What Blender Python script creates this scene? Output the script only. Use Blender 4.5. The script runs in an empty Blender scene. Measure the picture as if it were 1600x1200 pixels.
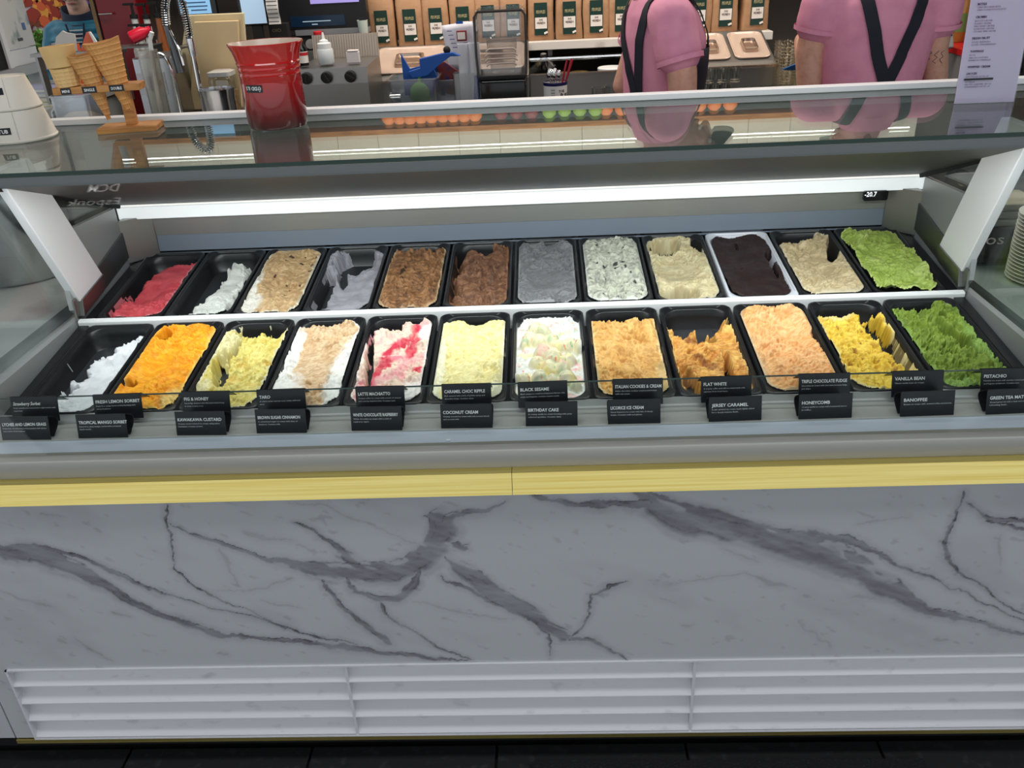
import bpy, bmesh, math, random
import numpy as np
from mathutils import Vector, Matrix
from mathutils.bvhtree import BVHTree
C = bpy.context.scene.collection
PI = math.pi
R = math.radians
random.seed(4)

def lin(c):
    c = c / 255.0
    return c / 12.92 if c <= 0.04045 else ((c + 0.055) / 1.055) ** 2.4
def rgb(r, g, b): return (lin(r), lin(g), lin(b), 1.0)

# ------------------------------------------------------------------ camera
cam = bpy.data.objects.new('camera', bpy.data.cameras.new('camera'))
C.objects.link(cam)
cam.data.sensor_width = 36.0
cam.data.lens = 29.77
cam.data.clip_start = 0.05
yaw, pitch, roll = R(-2.82), R(27.62), R(2.97)
fw = Vector((math.sin(yaw) * math.cos(pitch), math.cos(yaw) * math.cos(pitch), -math.sin(pitch)))
rt = Vector((math.cos(yaw), -math.sin(yaw), 0))
dn = fw.cross(rt)
r2 = rt * math.cos(roll) + dn * math.sin(roll)
d2 = dn * math.cos(roll) - rt * math.sin(roll)
cam.matrix_world = Matrix.Translation((0.083, -1.27, 1.6)) @ Matrix((r2, -d2, -fw)).transposed().to_4x4()
bpy.context.scene.camera = cam

# ------------------------------------------------------------------ view, world, lights
sc = bpy.context.scene
sc.view_settings.view_transform = 'Standard'
sc.view_settings.look = 'None'
sc.view_settings.gamma = 1.0
sc.view_settings.exposure = 0.0
sc.view_settings.use_curve_mapping = False
sc.cycles.max_bounces = 10
sc.cycles.transparent_max_bounces = 16
sc.cycles.caustics_reflective = False
sc.cycles.caustics_refractive = False
w = bpy.data.worlds.new('overcast_sky')
sc.world = w
w.use_nodes = True
w.node_tree.nodes['Background'].inputs[0].default_value = (0.90, 0.95, 1.0, 1)
w.node_tree.nodes['Background'].inputs[1].default_value = 0.95

def area(name, loc, target, sx, sy, power, col, spread=PI):
    l = bpy.data.lights.new(name, 'AREA')
    l.shape = 'RECTANGLE'; l.size = sx; l.size_y = sy; l.energy = power; l.color = col; l.spread = spread
    o = bpy.data.objects.new(name, l); C.objects.link(o)
    o.location = loc
    o.rotation_euler = (Vector(target) - Vector(loc)).to_track_quat('-Z', 'Y').to_euler()
    return o
# LED tube under the front edge of the case top, the ceiling panel over the work area, and an unseen light added over the customers to brighten the louvres
area('led_light', (0, 0.366, 1.2198), (0, 0.60, 0.80), 2.0, 0.012, 6.8, (0.95, 0.98, 1.0), R(130))
area('unseen_overhead_light', (0.3, 1.9, 2.70), (0.3, 2.2, 0), 3.4, 0.5, 56.0, (1.0, 0.91, 0.80))
area('unseen_overhead_light', (0.2, -0.48, 2.70), (0.2, -0.25, 0), 3.4, 0.4, 24.0, (0.97, 0.98, 1.0))
area('shelf_light', (0.3, 2.55, 1.66), (0.3, 2.75, 1.2), 2.2, 0.04, 2.2, (1.0, 0.90, 0.78))

# ------------------------------------------------------------------ materials
MATS = {}
def mat(name, col=(.8, .8, .8, 1), rough=.5, metal=0., spec=None, noise=None, bump=None, coat=0., trans=0., ior=1.45, emit=None, estr=0., attr=None, sss=0.):
    if name in MATS: return MATS[name]
    m = bpy.data.materials.new(name); m.use_nodes = True
    nt = m.node_tree; b = nt.nodes['Principled BSDF']
    b.inputs['Base Color'].default_value = col
    b.inputs['Roughness'].default_value = rough
    b.inputs['Metallic'].default_value = metal
    b.inputs['IOR'].default_value = ior
    if spec is not None: b.inputs['Specular IOR Level'].default_value = spec
    b.inputs['Coat Weight'].default_value = coat
    b.inputs['Transmission Weight'].default_value = trans
    if sss:
        b.inputs['Subsurface Weight'].default_value = sss
        b.inputs['Subsurface Radius'].default_value = (.01, .008, .006)
        b.inputs['Subsurface Scale'].default_value = .5
    if emit: b.inputs['Emission Color'].default_value = emit; b.inputs['Emission Strength'].default_value = estr
    src = None
    if attr:
        a = nt.nodes.new('ShaderNodeAttribute'); a.attribute_name = attr
        src = a.outputs['Color']
    tc = None
    if noise or bump:
        tc = nt.nodes.new('ShaderNodeTexCoord')
    def mapped(scale):
        mp = nt.nodes.new('ShaderNodeMapping'); mp.inputs['Scale'].default_value = scale if hasattr(scale, '__len__') else (scale,) * 3
        nt.links.new(tc.outputs['Object'], mp.inputs['Vector'])
        n = nt.nodes.new('ShaderNodeTexNoise'); n.inputs['Scale'].default_value = 1.0; n.inputs['Detail'].default_value = 5
        nt.links.new(mp.outputs['Vector'], n.inputs['Vector'])
        return n.outputs['Fac']
    if noise:                      # (scale, second colour, low, high)
        f = mapped(noise[0])
        r = nt.nodes.new('ShaderNodeMapRange'); r.inputs['From Min'].default_value = noise[2]; r.inputs['From Max'].default_value = noise[3]
        nt.links.new(f, r.inputs['Value'])
        mx = nt.nodes.new('ShaderNodeMix'); mx.data_type = 'RGBA'
        mx.inputs[6].default_value = col; mx.inputs[7].default_value = noise[1]
        if src: nt.links.new(src, mx.inputs[6])
        nt.links.new(r.outputs['Result'], mx.inputs[0])
        src = mx.outputs[2]
    if src: nt.links.new(src, b.inputs['Base Color'])
    if bump:                       # (scale, strength, distance)
        f = mapped(bump[0])
        bp = nt.nodes.new('ShaderNodeBump'); bp.inputs['Strength'].default_value = bump[1]; bp.inputs['Distance'].default_value = bump[2]
        nt.links.new(f, bp.inputs['Height']); nt.links.new(bp.outputs['Normal'], b.inputs['Normal'])
    MATS[name] = m
    return m

def glass(name, tint=(.97, .99, .98, 1), f0=.025, rough=0.0):
    # thin pane: clear straight through, mirror-like by the angle of view
    if name in MATS: return MATS[name]
    m = bpy.data.materials.new(name); m.use_nodes = True
    nt = m.node_tree; nt.nodes.clear()
    out = nt.nodes.new('ShaderNodeOutputMaterial'); mix = nt.nodes.new('ShaderNodeMixShader')
    tr = nt.nodes.new('ShaderNodeBsdfTransparent'); tr.inputs[0].default_value = tint
    gl = nt.nodes.new('ShaderNodeBsdfGlossy'); gl.inputs['Roughness'].default_value = rough
    lw = nt.nodes.new('ShaderNodeLayerWeight'); lw.inputs['Blend'].default_value = 0.5
    pw = nt.nodes.new('ShaderNodeMath'); pw.operation = 'POWER'; pw.inputs[1].default_value = 5
    ml = nt.nodes.new('ShaderNodeMath'); ml.operation = 'MULTIPLY_ADD'; ml.inputs[1].default_value = 1 - f0; ml.inputs[2].default_value = f0
    nt.links.new(lw.outputs['Facing'], pw.inputs[0]); nt.links.new(pw.outputs[0], ml.inputs[0])
    nt.links.new(ml.outputs[0], mix.inputs[0]); nt.links.new(tr.outputs[0], mix.inputs[1]); nt.links.new(gl.outputs[0], mix.inputs[2])
    nt.links.new(mix.outputs[0], out.inputs[0])
    MATS[name] = m
    return m

STEEL = mat('brushed_steel', rgb(176, 178, 180), .30, 1., bump=((6, 400, 400), .05, .001))
STEELD = mat('dull_steel', rgb(150, 150, 148), .38, 1.)
STEELP = mat('polished_steel', rgb(205, 207, 208), .12, 1.)
CHROME = mat('chrome', rgb(215, 217, 220), .07, 1.)
RAILG = mat('grey_rail', rgb(186, 186, 180), .42, .35)
BRASS = mat('brushed_brass', rgb(246, 228, 148), .42, 1., noise=((3, 300, 300), rgb(230, 205, 112), .35, .7), bump=((4, 500, 500), .12, .001))
WHITEP = mat('white_paint', rgb(248, 248, 252), .35)
LOUVW = mat('louvre_white', rgb(225, 226, 230), .4, noise=((18, 18, 60), rgb(196, 197, 200), .62, .8))
BLACKP = mat('black_plastic', rgb(22, 23, 26), .34, bump=(160, .05, .001))
BLACKG = mat('black_gloss', rgb(12, 13, 15), .15)
BLACKM = mat('black_matte', rgb(17, 17, 18), .7)
WHITEPL = mat('white_plastic', rgb(232, 233, 232), .35)
INK = mat('white_ink', rgb(235, 236, 236), .6)
CARD = mat('black_card', rgb(19, 22, 29), .33)
GLASS = glass('clear_glass')
SHELFGLASS = glass('top_glass', (.90, .96, .94, 1), .05)
GREENEDGE = mat('green_glass_edge', rgb(8, 48, 38), .12)
CLEARPL = glass('clear_plastic', (.90, .92, .94, 1), .09, .08)

# ------------------------------------------------------------------ mesh helpers
def tmat(loc=(0, 0, 0), rot=(0, 0, 0), s=(1, 1, 1)):
    from mathutils import Euler
    return Matrix.LocRotScale(Vector(loc), Euler(rot), Vector(s))

class MB:
    def __init__(s): s.v = []; s.f = []; s.mi = []; s.cur = 0
    def slot(s, i): s.cur = i; return s
    def add(s, vs, fs, M=None):
        n = len(s.v)
        s.v += [tuple(M @ Vector(p)) for p in vs] if M is not None else [tuple(p) for p in vs]
        s.f += [tuple(i + n for i in q) for q in fs]
        s.mi += [s.cur] * len(fs)
        return s
    def box(s, x0, x1, y0, y1, z0, z1, M=None):
        vs = [(x, y, z) for z in (z0, z1) for y in (y0, y1) for x in (x0, x1)]
        return s.add(vs, [(0, 2, 3, 1), (4, 5, 7, 6), (0, 1, 5, 4), (2, 6, 7, 3), (0, 4, 6, 2), (1, 3, 7, 5)], M)
    def cbox(s, c, size, M=None):
        a = [k / 2 for k in size]
        return s.box(c[0] - a[0], c[0] + a[0], c[1] - a[1], c[1] + a[1], c[2] - a[2], c[2] + a[2], M)
    def loft(s, rings, cap0=True, cap1=True, closed=True, M=None):
        n = len(rings[0]); vs = [p for r in rings for p in r]; fs = []
        for k in range(len(rings) - 1):
            for i in range(n if closed else n - 1):
                j = (i + 1) % n
                fs.append((k * n + i, k * n + j, (k + 1) * n + j, (k + 1) * n + i))
        if cap0: fs.append(tuple(range(n - 1, -1, -1)))
        if cap1: fs.append(tuple((len(rings) - 1) * n + i for i in range(n)))
        return s.add(vs, fs, M)
    def lathe(s, prof, n=24, M=None, cap0=True, cap1=True, a0=0., sx=1., sy=1.):
        rings = [[(r * math.cos(a0 + 2 * PI * i / n) * sx, r * math.sin(a0 + 2 * PI * i / n) * sy, z) for i in range(n)] for r, z in prof]
        return s.loft(rings, cap0, cap1, True, M)
    def tube(s, pts, r, n=10, cap=True, flat=None, M=None, nrm=None):
        pts = [Vector(p) for p in pts]; rings = []
        up = Vector(nrm) if nrm else None
        for k, p in enumerate(pts):
            t = (pts[min(k + 1, len(pts) - 1)] - pts[max(k - 1, 0)]).normalized()
            if up is None:
                up = Vector((0, 0, 1)) if abs(t.z) < .9 else Vector((1, 0, 0))
            a = t.cross(up).normalized(); b = a.cross(t).normalized(); up = b
            rr = r[k] if hasattr(r, '__len__') else r
            fl = flat if flat else 1.
            rings.append([tuple(p + a * rr * math.cos(2 * PI * i / n) + b * rr * fl * math.sin(2 * PI * i / n)) for i in range(n)])
        return s.loft(rings, cap, cap, True, M)
    def prism(s, poly, axis, a, b, M=None):       # polygon of 2-d points pushed along x, y or z
        def P(p, t): return {'x': (t, p[0], p[1]), 'y': (p[0], t, p[1]), 'z': (p[0], p[1], t)}[axis]
        n = len(poly)
        vs = [P(p, a) for p in poly] + [P(p, b) for p in poly]
        fs = [tuple(range(n - 1, -1, -1)), tuple(range(n, 2 * n))] + [(i, (i + 1) % n, n + (i + 1) % n, n + i) for i in range(n)]
        return s.add(vs, fs, M)
    def sphere(s, c, r, n=14, m=9, M=None):
        rr = r if hasattr(r, '__len__') else (r, r, r)
        rings = []
        for k in range(m + 1):
            t = PI * k / m; q = max(math.sin(t), 1e-3)
            rings.append([(c[0] + rr[0] * q * math.cos(2 * PI * i / n), c[1] + rr[1] * q * math.sin(2 * PI * i / n), c[2] - rr[2] * math.cos(t)) for i in range(n)])
        return s.loft(rings, True, True, True, M)
    def text(s, body, org, right, up, width=None, height=None, align='L', bold=0., italic=0., res=2):
        vs, fs, w_, h_ = glyphs(body, bold, italic, res)
        if not vs: return s
        if height is None: height = h_ * width / w_
        if width is None: width = w_ * height / h_
        o = Vector(org); rv = Vector(right).normalized(); uv = Vector(up).normalized()
        off = {'L': 0, 'C': -.5, 'R': -1}[align] * width
        return s.add([tuple(o + rv * (p[0] / w_ * width + off) + uv * (p[1] / h_ * height)) for p in vs], fs)
    def mesh(s, name, mats=(), smooth=False, bevel=0., bseg=2, fix=True, angle=35):
        me = bpy.data.meshes.new(name)
        me.from_pydata(s.v, [], s.f)
        for m in mats: me.materials.append(m)
        if len(mats) > 1: me.polygons.foreach_set('material_index', s.mi)
        if bevel or fix:
            bm = bmesh.new(); bm.from_mesh(me)
            if fix: bmesh.ops.recalc_face_normals(bm, faces=bm.faces)
            if bevel:
                es = [e for e in bm.edges if len(e.link_faces) == 2 and e.calc_face_angle(0) > R(30)]
                bmesh.ops.bevel(bm, geom=es, offset=bevel, segments=bseg, affect='EDGES', profile=.5, clamp_overlap=True)
            bm.to_mesh(me); bm.free()
        if smooth:
            me.polygons.foreach_set('use_smooth', [True] * len(me.polygons))
            if angle: me.set_sharp_from_angle(angle=R(angle))
        me.update()
        return me

_GL = {}
def glyphs(body, bold, italic, res):
    k = (body, bold, italic, res)
    if k in _GL: return _GL[k]
    cu = bpy.data.curves.new('text', 'FONT'); cu.body = body; cu.size = 1; cu.resolution_u = res; cu.offset = bold; cu.shear = italic
    o = bpy.data.objects.new('text', cu); C.objects.link(o)
    dg = bpy.context.evaluated_depsgraph_get()
    me = o.evaluated_get(dg).to_mesh()
    vs = [tuple(v.co) for v in me.vertices]; fs = [tuple(p.vertices) for p in me.polygons]
    o.evaluated_get(dg).to_mesh_clear()
    bpy.data.objects.remove(o); bpy.data.curves.remove(cu)
    if vs:
        x0 = min(p[0] for p in vs); x1 = max(p[0] for p in vs)
        vs = [(p[0] - x0, p[1], 0) for p in vs]
        h = 0.73
        _GL[k] = (vs, fs, max(x1 - x0, 1e-3), h)
    else: _GL[k] = ([], [], 1, 1)
    return _GL[k]

def link(name, me, parent=None):
    o = bpy.data.objects.new(name, me); C.objects.link(o)
    if parent: o.parent = parent
    return o
def obj(name, mb, m, parent=None, **kw):
    ms = m if isinstance(m, (list, tuple)) else (m,)
    return link(name, mb.mesh(name, ms, **kw), parent)
def tag(o, label=None, cat=None, group=None, kind=None):
    if label: o['label'] = label
    if cat: o['category'] = cat
    if group: o['group'] = group
    if kind: o['kind'] = kind
    return o
def thing(name, label, cat, loc=(0, 0, 0), rot=(0, 0, 0), group=None):
    o = bpy.data.objects.new(name, None); C.objects.link(o)
    o.empty_display_size = .05
    o.location = loc; o.rotation_euler = rot
    return tag(o, label, cat, group)
def struct(name, mb, m, parent=None, **kw):
    o = obj(name, mb, m, parent, **kw)
    if parent is None: o['kind'] = 'structure'
    return o
def dup(o, parent=None):
    c = o.copy(); C.objects.link(c); c.parent = parent
    for ch in list(o.children): dup(ch, c)
    return c
def rrect(w, l, r, n=6, cx=0., cy=0.):
    pts = []
    for qx, qy, a0 in ((1, 1, 0), (-1, 1, 90), (-1, -1, 180), (1, -1, 270)):
        for k in range(n + 1):
            a = R(a0 + 90. * k / n)
            pts.append((cx + qx * (w / 2 - r) + r * math.cos(a), cy + qy * (l / 2 - r) + r * math.sin(a)))
    return pts

# numpy value noise
def _h(ix, iy, seed):
    n = (ix.astype(np.int64) * 374761393 + iy.astype(np.int64) * 668265263 + seed * 1442695041) & 0x7fffffff
    n = ((n ^ (n >> 13)) * 1274126177) & 0x7fffffff
    n = n ^ (n >> 16)
    return (n & 0xffff) / 65535.0
def vnoise(x, y, seed=0):
    x0 = np.floor(x); y0 = np.floor(y); fx = x - x0; fy = y - y0
    fx = fx * fx * fx * (fx * (fx * 6 - 15) + 10); fy = fy * fy * fy * (fy * (fy * 6 - 15) + 10)
    a = _h(x0, y0, seed); b = _h(x0 + 1, y0, seed); c = _h(x0, y0 + 1, seed); d = _h(x0 + 1, y0 + 1, seed)
    return (a * (1 - fx) + b * fx) * (1 - fy) + (c * (1 - fx) + d * fx) * fy
def fbm(x, y, o=4, seed=0):
    t = 0; a = .5; s = 0
    for k in range(o):
        t = t + a * vnoise(x * 2 ** k + 17.3 * k, y * 2 ** k + 9.1 * k, seed + k); s += a; a *= .5
    return t / s
def sstep(x, a, b):
    t = np.clip((x - a) / (b - a), 0, 1); return t * t * (3 - 2 * t)

# ------------------------------------------------------------------ shell of the shop
FLOORM = mat('dark_stone', rgb(40, 40, 41), .45, noise=(40, rgb(62, 62, 63), .55, .75), bump=(90, .15, .002))
fl = struct('floor', MB().box(-6, 5, -3.5, 7.5, -.12, -.012), mat('dark_grout', rgb(22, 22, 22), .8))
tile = MB().box(-.207, .207, -.298, .298, -.012, 0).mesh('tile', (FLOORM,), bevel=.0015, bseg=1)
for r_, yy in enumerate((-.26, -.862)):
    for k in range(-5, 5):
        t_ = link('tile', tile, fl); t_.location = (-.687 + .42 * (k + 1) + .11 * r_, yy, random.uniform(-.0006, .0))
WALLM = mat('painted_wall', rgb(96, 88, 80), .7, noise=(3, rgb(86, 79, 72), .4, .7))
struct('wall_back', MB().box(-1.62, 4.0, 3.02, 3.14, 0, 2.75), WALLM)
struct('wall_right', MB().box(3.6, 3.72, -.2, 3.1, 0, 2.75), mat('right_wall', rgb(120, 116, 110), .7))
struct('ceiling', MB().box(-3.2, 4.0, -3.4, 3.14, 2.75, 2.85), mat('ceiling_paint', rgb(84, 83, 82), .7))

# ------------------------------------------------------------------ marble
VEINS = [
 [(-1.045,0.645,0.0250),(-0.984,0.602,0.0325),(-0.913,0.585,0.0375),(-0.846,0.555,0.0350),(-0.805,0.518,0.0275),(-0.774,0.488,0.0175),(-0.720,0.445,0.0150),(-0.650,0.410,0.0125),(-0.597,0.383,0.0088),(-0.528,0.360,0.0100),(-0.437,0.351,0.0112),(-0.321,0.333,0.0150),(-0.205,0.313,0.0150),(-0.101,0.296,0.0100)],
 [(-0.907,0.603,0.0050),(-0.883,0.600,0.0075),(-0.825,0.582,0.0100),(-0.771,0.548,0.0125),(-0.717,0.510,0.0075),(-0.648,0.477,0.0037),(-0.542,0.424,0.0031),(-0.470,0.392,0.0037),(-0.396,0.364,0.0050),(-0.320,0.345,0.0075)],
 [(-0.633,0.708,0.0063),(-0.648,0.665,0.0050),(-0.650,0.612,0.0037),(-0.654,0.558,0.0037),(-0.626,0.517,0.0037),(-0.595,0.484,0.0037),(-0.550,0.450,0.0025),(-0.517,0.419,0.0025),(-0.471,0.388,0.0025)],
 [(-0.643,0.660,0.0037),(-0.601,0.626,0.0075),(-0.544,0.606,0.0063),(-0.487,0.580,0.0100),(-0.428,0.560,0.0175),(-0.369,0.543,0.0300),(-0.295,0.533,0.0350),(-0.221,0.531,0.0400),(-0.169,0.553,0.0425),(-0.129,0.591,0.0400),(-0.113,0.628,0.0400),(-0.123,0.658,0.0325),(-0.149,0.664,0.0075)],
 [(-0.112,0.650,0.0175),(-0.087,0.663,0.0125),(-0.039,0.670,0.0075),(-0.003,0.691,0.0037)],
 [(-0.393,0.658,0.0075),(-0.345,0.619,0.0088),(-0.308,0.576,0.0125),(-0.292,0.553,0.0150)],
 [(-0.119,0.565,0.0175),(-0.085,0.528,0.0275),(-0.038,0.479,0.0350),(0.010,0.437,0.0350),(0.053,0.394,0.0300),(0.097,0.356,0.0200),(0.113,0.347,0.0063)],
 [(-0.135,0.521,0.0063),(-0.075,0.480,0.0075),(-0.003,0.429,0.0050),(0.059,0.368,0.0050),(0.076,0.307,0.0050)],
 [(-0.321,0.526,0.0063),(-0.308,0.485,0.0100),(-0.265,0.468,0.0200),(-0.227,0.472,0.0200),(-0.189,0.499,0.0150),(-0.170,0.538,0.0125)],
 [(-0.266,0.460,0.0125),(-0.252,0.418,0.0063),(-0.211,0.383,0.0037),(-0.150,0.338,0.0050),(-0.094,0.298,0.0063)],
 [(-0.360,0.519,0.0063),(-0.343,0.461,0.0100),(-0.311,0.411,0.0125),(-0.266,0.358,0.0175),(-0.251,0.347,0.0075)],
 [(-0.098,0.598,0.0150),(-0.074,0.585,0.0112)],
 [(0.224,0.708,0.0300),(0.266,0.669,0.0450),(0.337,0.638,0.0500),(0.420,0.621,0.0525),(0.505,0.589,0.0550),(0.592,0.553,0.0550),(0.656,0.517,0.0450),(0.697,0.477,0.0375),(0.751,0.444,0.0275),(0.805,0.410,0.0175),(0.884,0.381,0.0125),(0.950,0.358,0.0125),(1.052,0.340,0.0100)],
 [(0.039,0.701,0.0150),(0.126,0.684,0.0112),(0.196,0.677,0.0150),(0.254,0.676,0.0200)],
 [(0.525,0.617,0.0125),(0.561,0.610,0.0125),(0.635,0.582,0.0125),(0.699,0.547,0.0125),(0.739,0.518,0.0075),(0.803,0.490,0.0037),(0.897,0.436,0.0037),(1.046,0.364,0.0037)],
 [(0.818,0.694,0.0075),(0.813,0.654,0.0063),(0.808,0.618,0.0100),(0.801,0.574,0.0050),(0.816,0.544,0.0050),(0.848,0.505,0.0050),(0.902,0.472,0.0025),(0.932,0.440,0.0025),(1.044,0.372,0.0037)],
 [(0.823,0.668,0.0037),(0.872,0.642,0.0075),(0.987,0.610,0.0063)],
 [(0.867,0.638,0.0050),(0.993,0.584,0.0050)],
 [(0.113,0.350,0.0050),(0.135,0.375,0.0050),(0.155,0.417,0.0050),(0.161,0.466,0.0050),(0.192,0.489,0.0075),(0.220,0.500,0.0037)],
 [(0.113,0.350,0.0050),(0.161,0.344,0.0063),(0.232,0.299,0.0063)],
]
FAINT = [
 [(-0.558,0.599,0.0050),(-0.545,0.507,0.0037)], [(-0.593,0.492,0.0037),(-0.501,0.506,0.0037),(-0.421,0.528,0.0037)], [(-0.202,0.466,0.0025),(-0.104,0.431,0.0037),(-0.004,0.404,0.0037)],
 [(0.290,0.495,0.0025),(0.440,0.515,0.0050),(0.504,0.482,0.0100),(0.541,0.473,0.0075)], [(0.394,0.577,0.0037),(0.474,0.537,0.0037)], [(0.556,0.391,0.0050),(0.621,0.313,0.0050)],
 [(-1.016,0.507,0.0037),(-0.948,0.472,0.0063),(-0.913,0.458,0.0050)], [(-0.897,0.380,0.0037),(-0.836,0.308,0.0037)], [(-0.500,0.638,0.0100),(-0.456,0.615,0.0075),(-0.407,0.612,0.0063)], [(-0.403,0.706,0.0037),(-0.278,0.662,0.0037),(-0.165,0.592,0.0037)],
 [(-0.801,0.439,0.0075),(-0.769,0.434,0.0050)], [(-0.613,0.334,0.0063),(-0.595,0.326,0.0050)], [(0.325,0.385,0.0075),(0.350,0.384,0.0050)], [(0.653,0.451,0.0063),(0.702,0.444,0.0050)], [(0.831,0.335,0.0063),(0.857,0.329,0.0050)], [(0.740,0.396,0.0037),(0.747,0.392,0.0037)],
 [(0.630,0.620,0.0037),(0.719,0.638,0.0037)], [(0.898,0.601,0.0050),(0.919,0.511,0.0037)], [(-0.508,0.469,0.0037),(-0.422,0.447,0.0050)], [(-0.879,0.693,0.0037),(-0.839,0.683,0.0025)],
]
def vein_field(xx, zz, seed=3):
    wx = xx + .016 * (fbm(xx * 30, zz * 30, 4, seed) - .5) + .03 * (fbm(xx * 8, zz * 8, 2, seed + 9) - .5) + .005 * (fbm(xx * 110, zz * 110, 3, seed + 19) - .5)
    wz = zz + .016 * (fbm(xx * 30 + 50, zz * 30, 4, seed) - .5) + .02 * (fbm(xx * 8 + 40, zz * 8, 2, seed + 9) - .5) + .005 * (fbm(xx * 110 + 50, zz * 110, 3, seed + 19) - .5)
    vw = .85 + 1.0 * fbm(xx * 11, zz * 11, 2, 77)
    ca, sa = math.cos(-.42), math.sin(-.42)
    sx, sz = xx * ca + zz * sa, -xx * sa + zz * ca
    strk = fbm(sx * 9, sz * 75, 4, 21); gap = fbm(sx * 16, sz * 60, 3, 91); crack = fbm(xx * 24, zz * 24, 3, 33)
    dark = np.zeros_like(xx)
    for lst, k0 in ((VEINS, .42), (FAINT, .17)):
        for pl in lst:
            best = np.full_like(xx, 9.0); bh = np.full_like(xx, .001); sgn = np.ones_like(xx)
            n = len(pl) - 1
            for q, ((x0, z0, w0), (x1, z1, w1)) in enumerate(zip(pl[:-1], pl[1:])):
                dx, dz = x1 - x0, z1 - z0; L2 = dx * dx + dz * dz + 1e-9
                tr = ((wx - x0) * dx + (wz - z0) * dz) / L2; t = np.clip(tr, 0, 1)
                d = np.hypot(wx - x0 - t * dx, wz - z0 - t * dz)
                hw = (w0 + (w1 - w0) * t) / 2 * vw
                g = (q + t) / n
                hw = hw * np.sqrt(np.clip(np.minimum(g, 1 - g) * 9 + .03, 0, 1))
                b = d - hw; m = b < best
                best = np.where(m, b, best); bh = np.where(m, hw, bh)
                sgn = np.where(m, np.sign((wx - x0) * dz - (wz - z0) * dx), sgn)
            r = (best + bh) / np.maximum(bh, 1e-4)
            k = k0 * (.62 + .75 * strk)
            soft = np.where(sgn > 0, .55, .15)
            fill = k * (1 - sstep(r, 1 - soft, 1.06)) * (1 - .75 * sstep(gap, .60, .68) * sstep(r, .25, .7))
            halo = .14 * k0 / .42 * (1 - sstep(best, -.002, .014)) * (.4 + strk)
            edge = (k0 > .3) * .40 * np.exp(-((best + .0012) / .0013) ** 2) * sstep(crack, .46, .60) * (sgn < 0)
            core = (k0 > .3) * .22 * np.exp(-((best + bh * .55) / .0011) ** 2) * sstep(strk, .52, .66)
            dark = np.maximum(dark, np.maximum(fill + edge + core, halo))
    cloud = .09 * sstep(fbm(sx * 5, sz * 11, 4, 5), .5, .8)
    spot = .14 * sstep(fbm(sx * 36, sz * 90, 3, 55), .74, .85)
    return np.clip(dark + cloud + spot, 0, 1)
MARBLE = bpy.data.materials.new('marble'); MARBLE.use_nodes = True
nt = MARBLE.node_tree; bs = nt.nodes['Principled BSDF']; bs.inputs['Roughness'].default_value = .28
at_ = nt.nodes.new('ShaderNodeAttribute'); at_.attribute_name = 'vein'
tc_ = nt.nodes.new('ShaderNodeTexCoord'); mp_ = nt.nodes.new('ShaderNodeMapping'); mp_.inputs['Scale'].default_value = (25, 25, 90); mp_.inputs['Rotation'].default_value = (0, .35, 0)
ns_ = nt.nodes.new('ShaderNodeTexNoise'); ns_.inputs['Scale'].default_value = 1; ns_.inputs['Detail'].default_value = 6
nt.links.new(tc_.outputs['Object'], mp_.inputs[0]); nt.links.new(mp_.outputs[0], ns_.inputs['Vector'])
ma_ = nt.nodes.new('ShaderNodeMath'); ma_.operation = 'MULTIPLY_ADD'; ma_.inputs[1].default_value = .7; ma_.inputs[2].default_value = .65
nt.links.new(ns_.outputs['Fac'], ma_.inputs[0])
mb_ = nt.nodes.new('ShaderNodeMath'); mb_.operation = 'MULTIPLY'; nt.links.new(ma_.outputs[0], mb_.inputs[0]); nt.links.new(at_.outputs['Fac'], mb_.inputs[1])
cr_ = nt.nodes.new('ShaderNodeValToRGB'); nt.links.new(mb_.outputs[0], cr_.inputs[0])
cr_.color_ramp.elements[0].color = rgb(196, 199, 203); cr_.color_ramp.elements[1].color = rgb(66, 64, 71); cr_.color_ramp.elements[1].position = .95
e_ = cr_.color_ramp.elements.new(.5); e_.color = rgb(134, 133, 140)
nt.links.new(cr_.outputs[0], bs.inputs['Base Color'])
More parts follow.
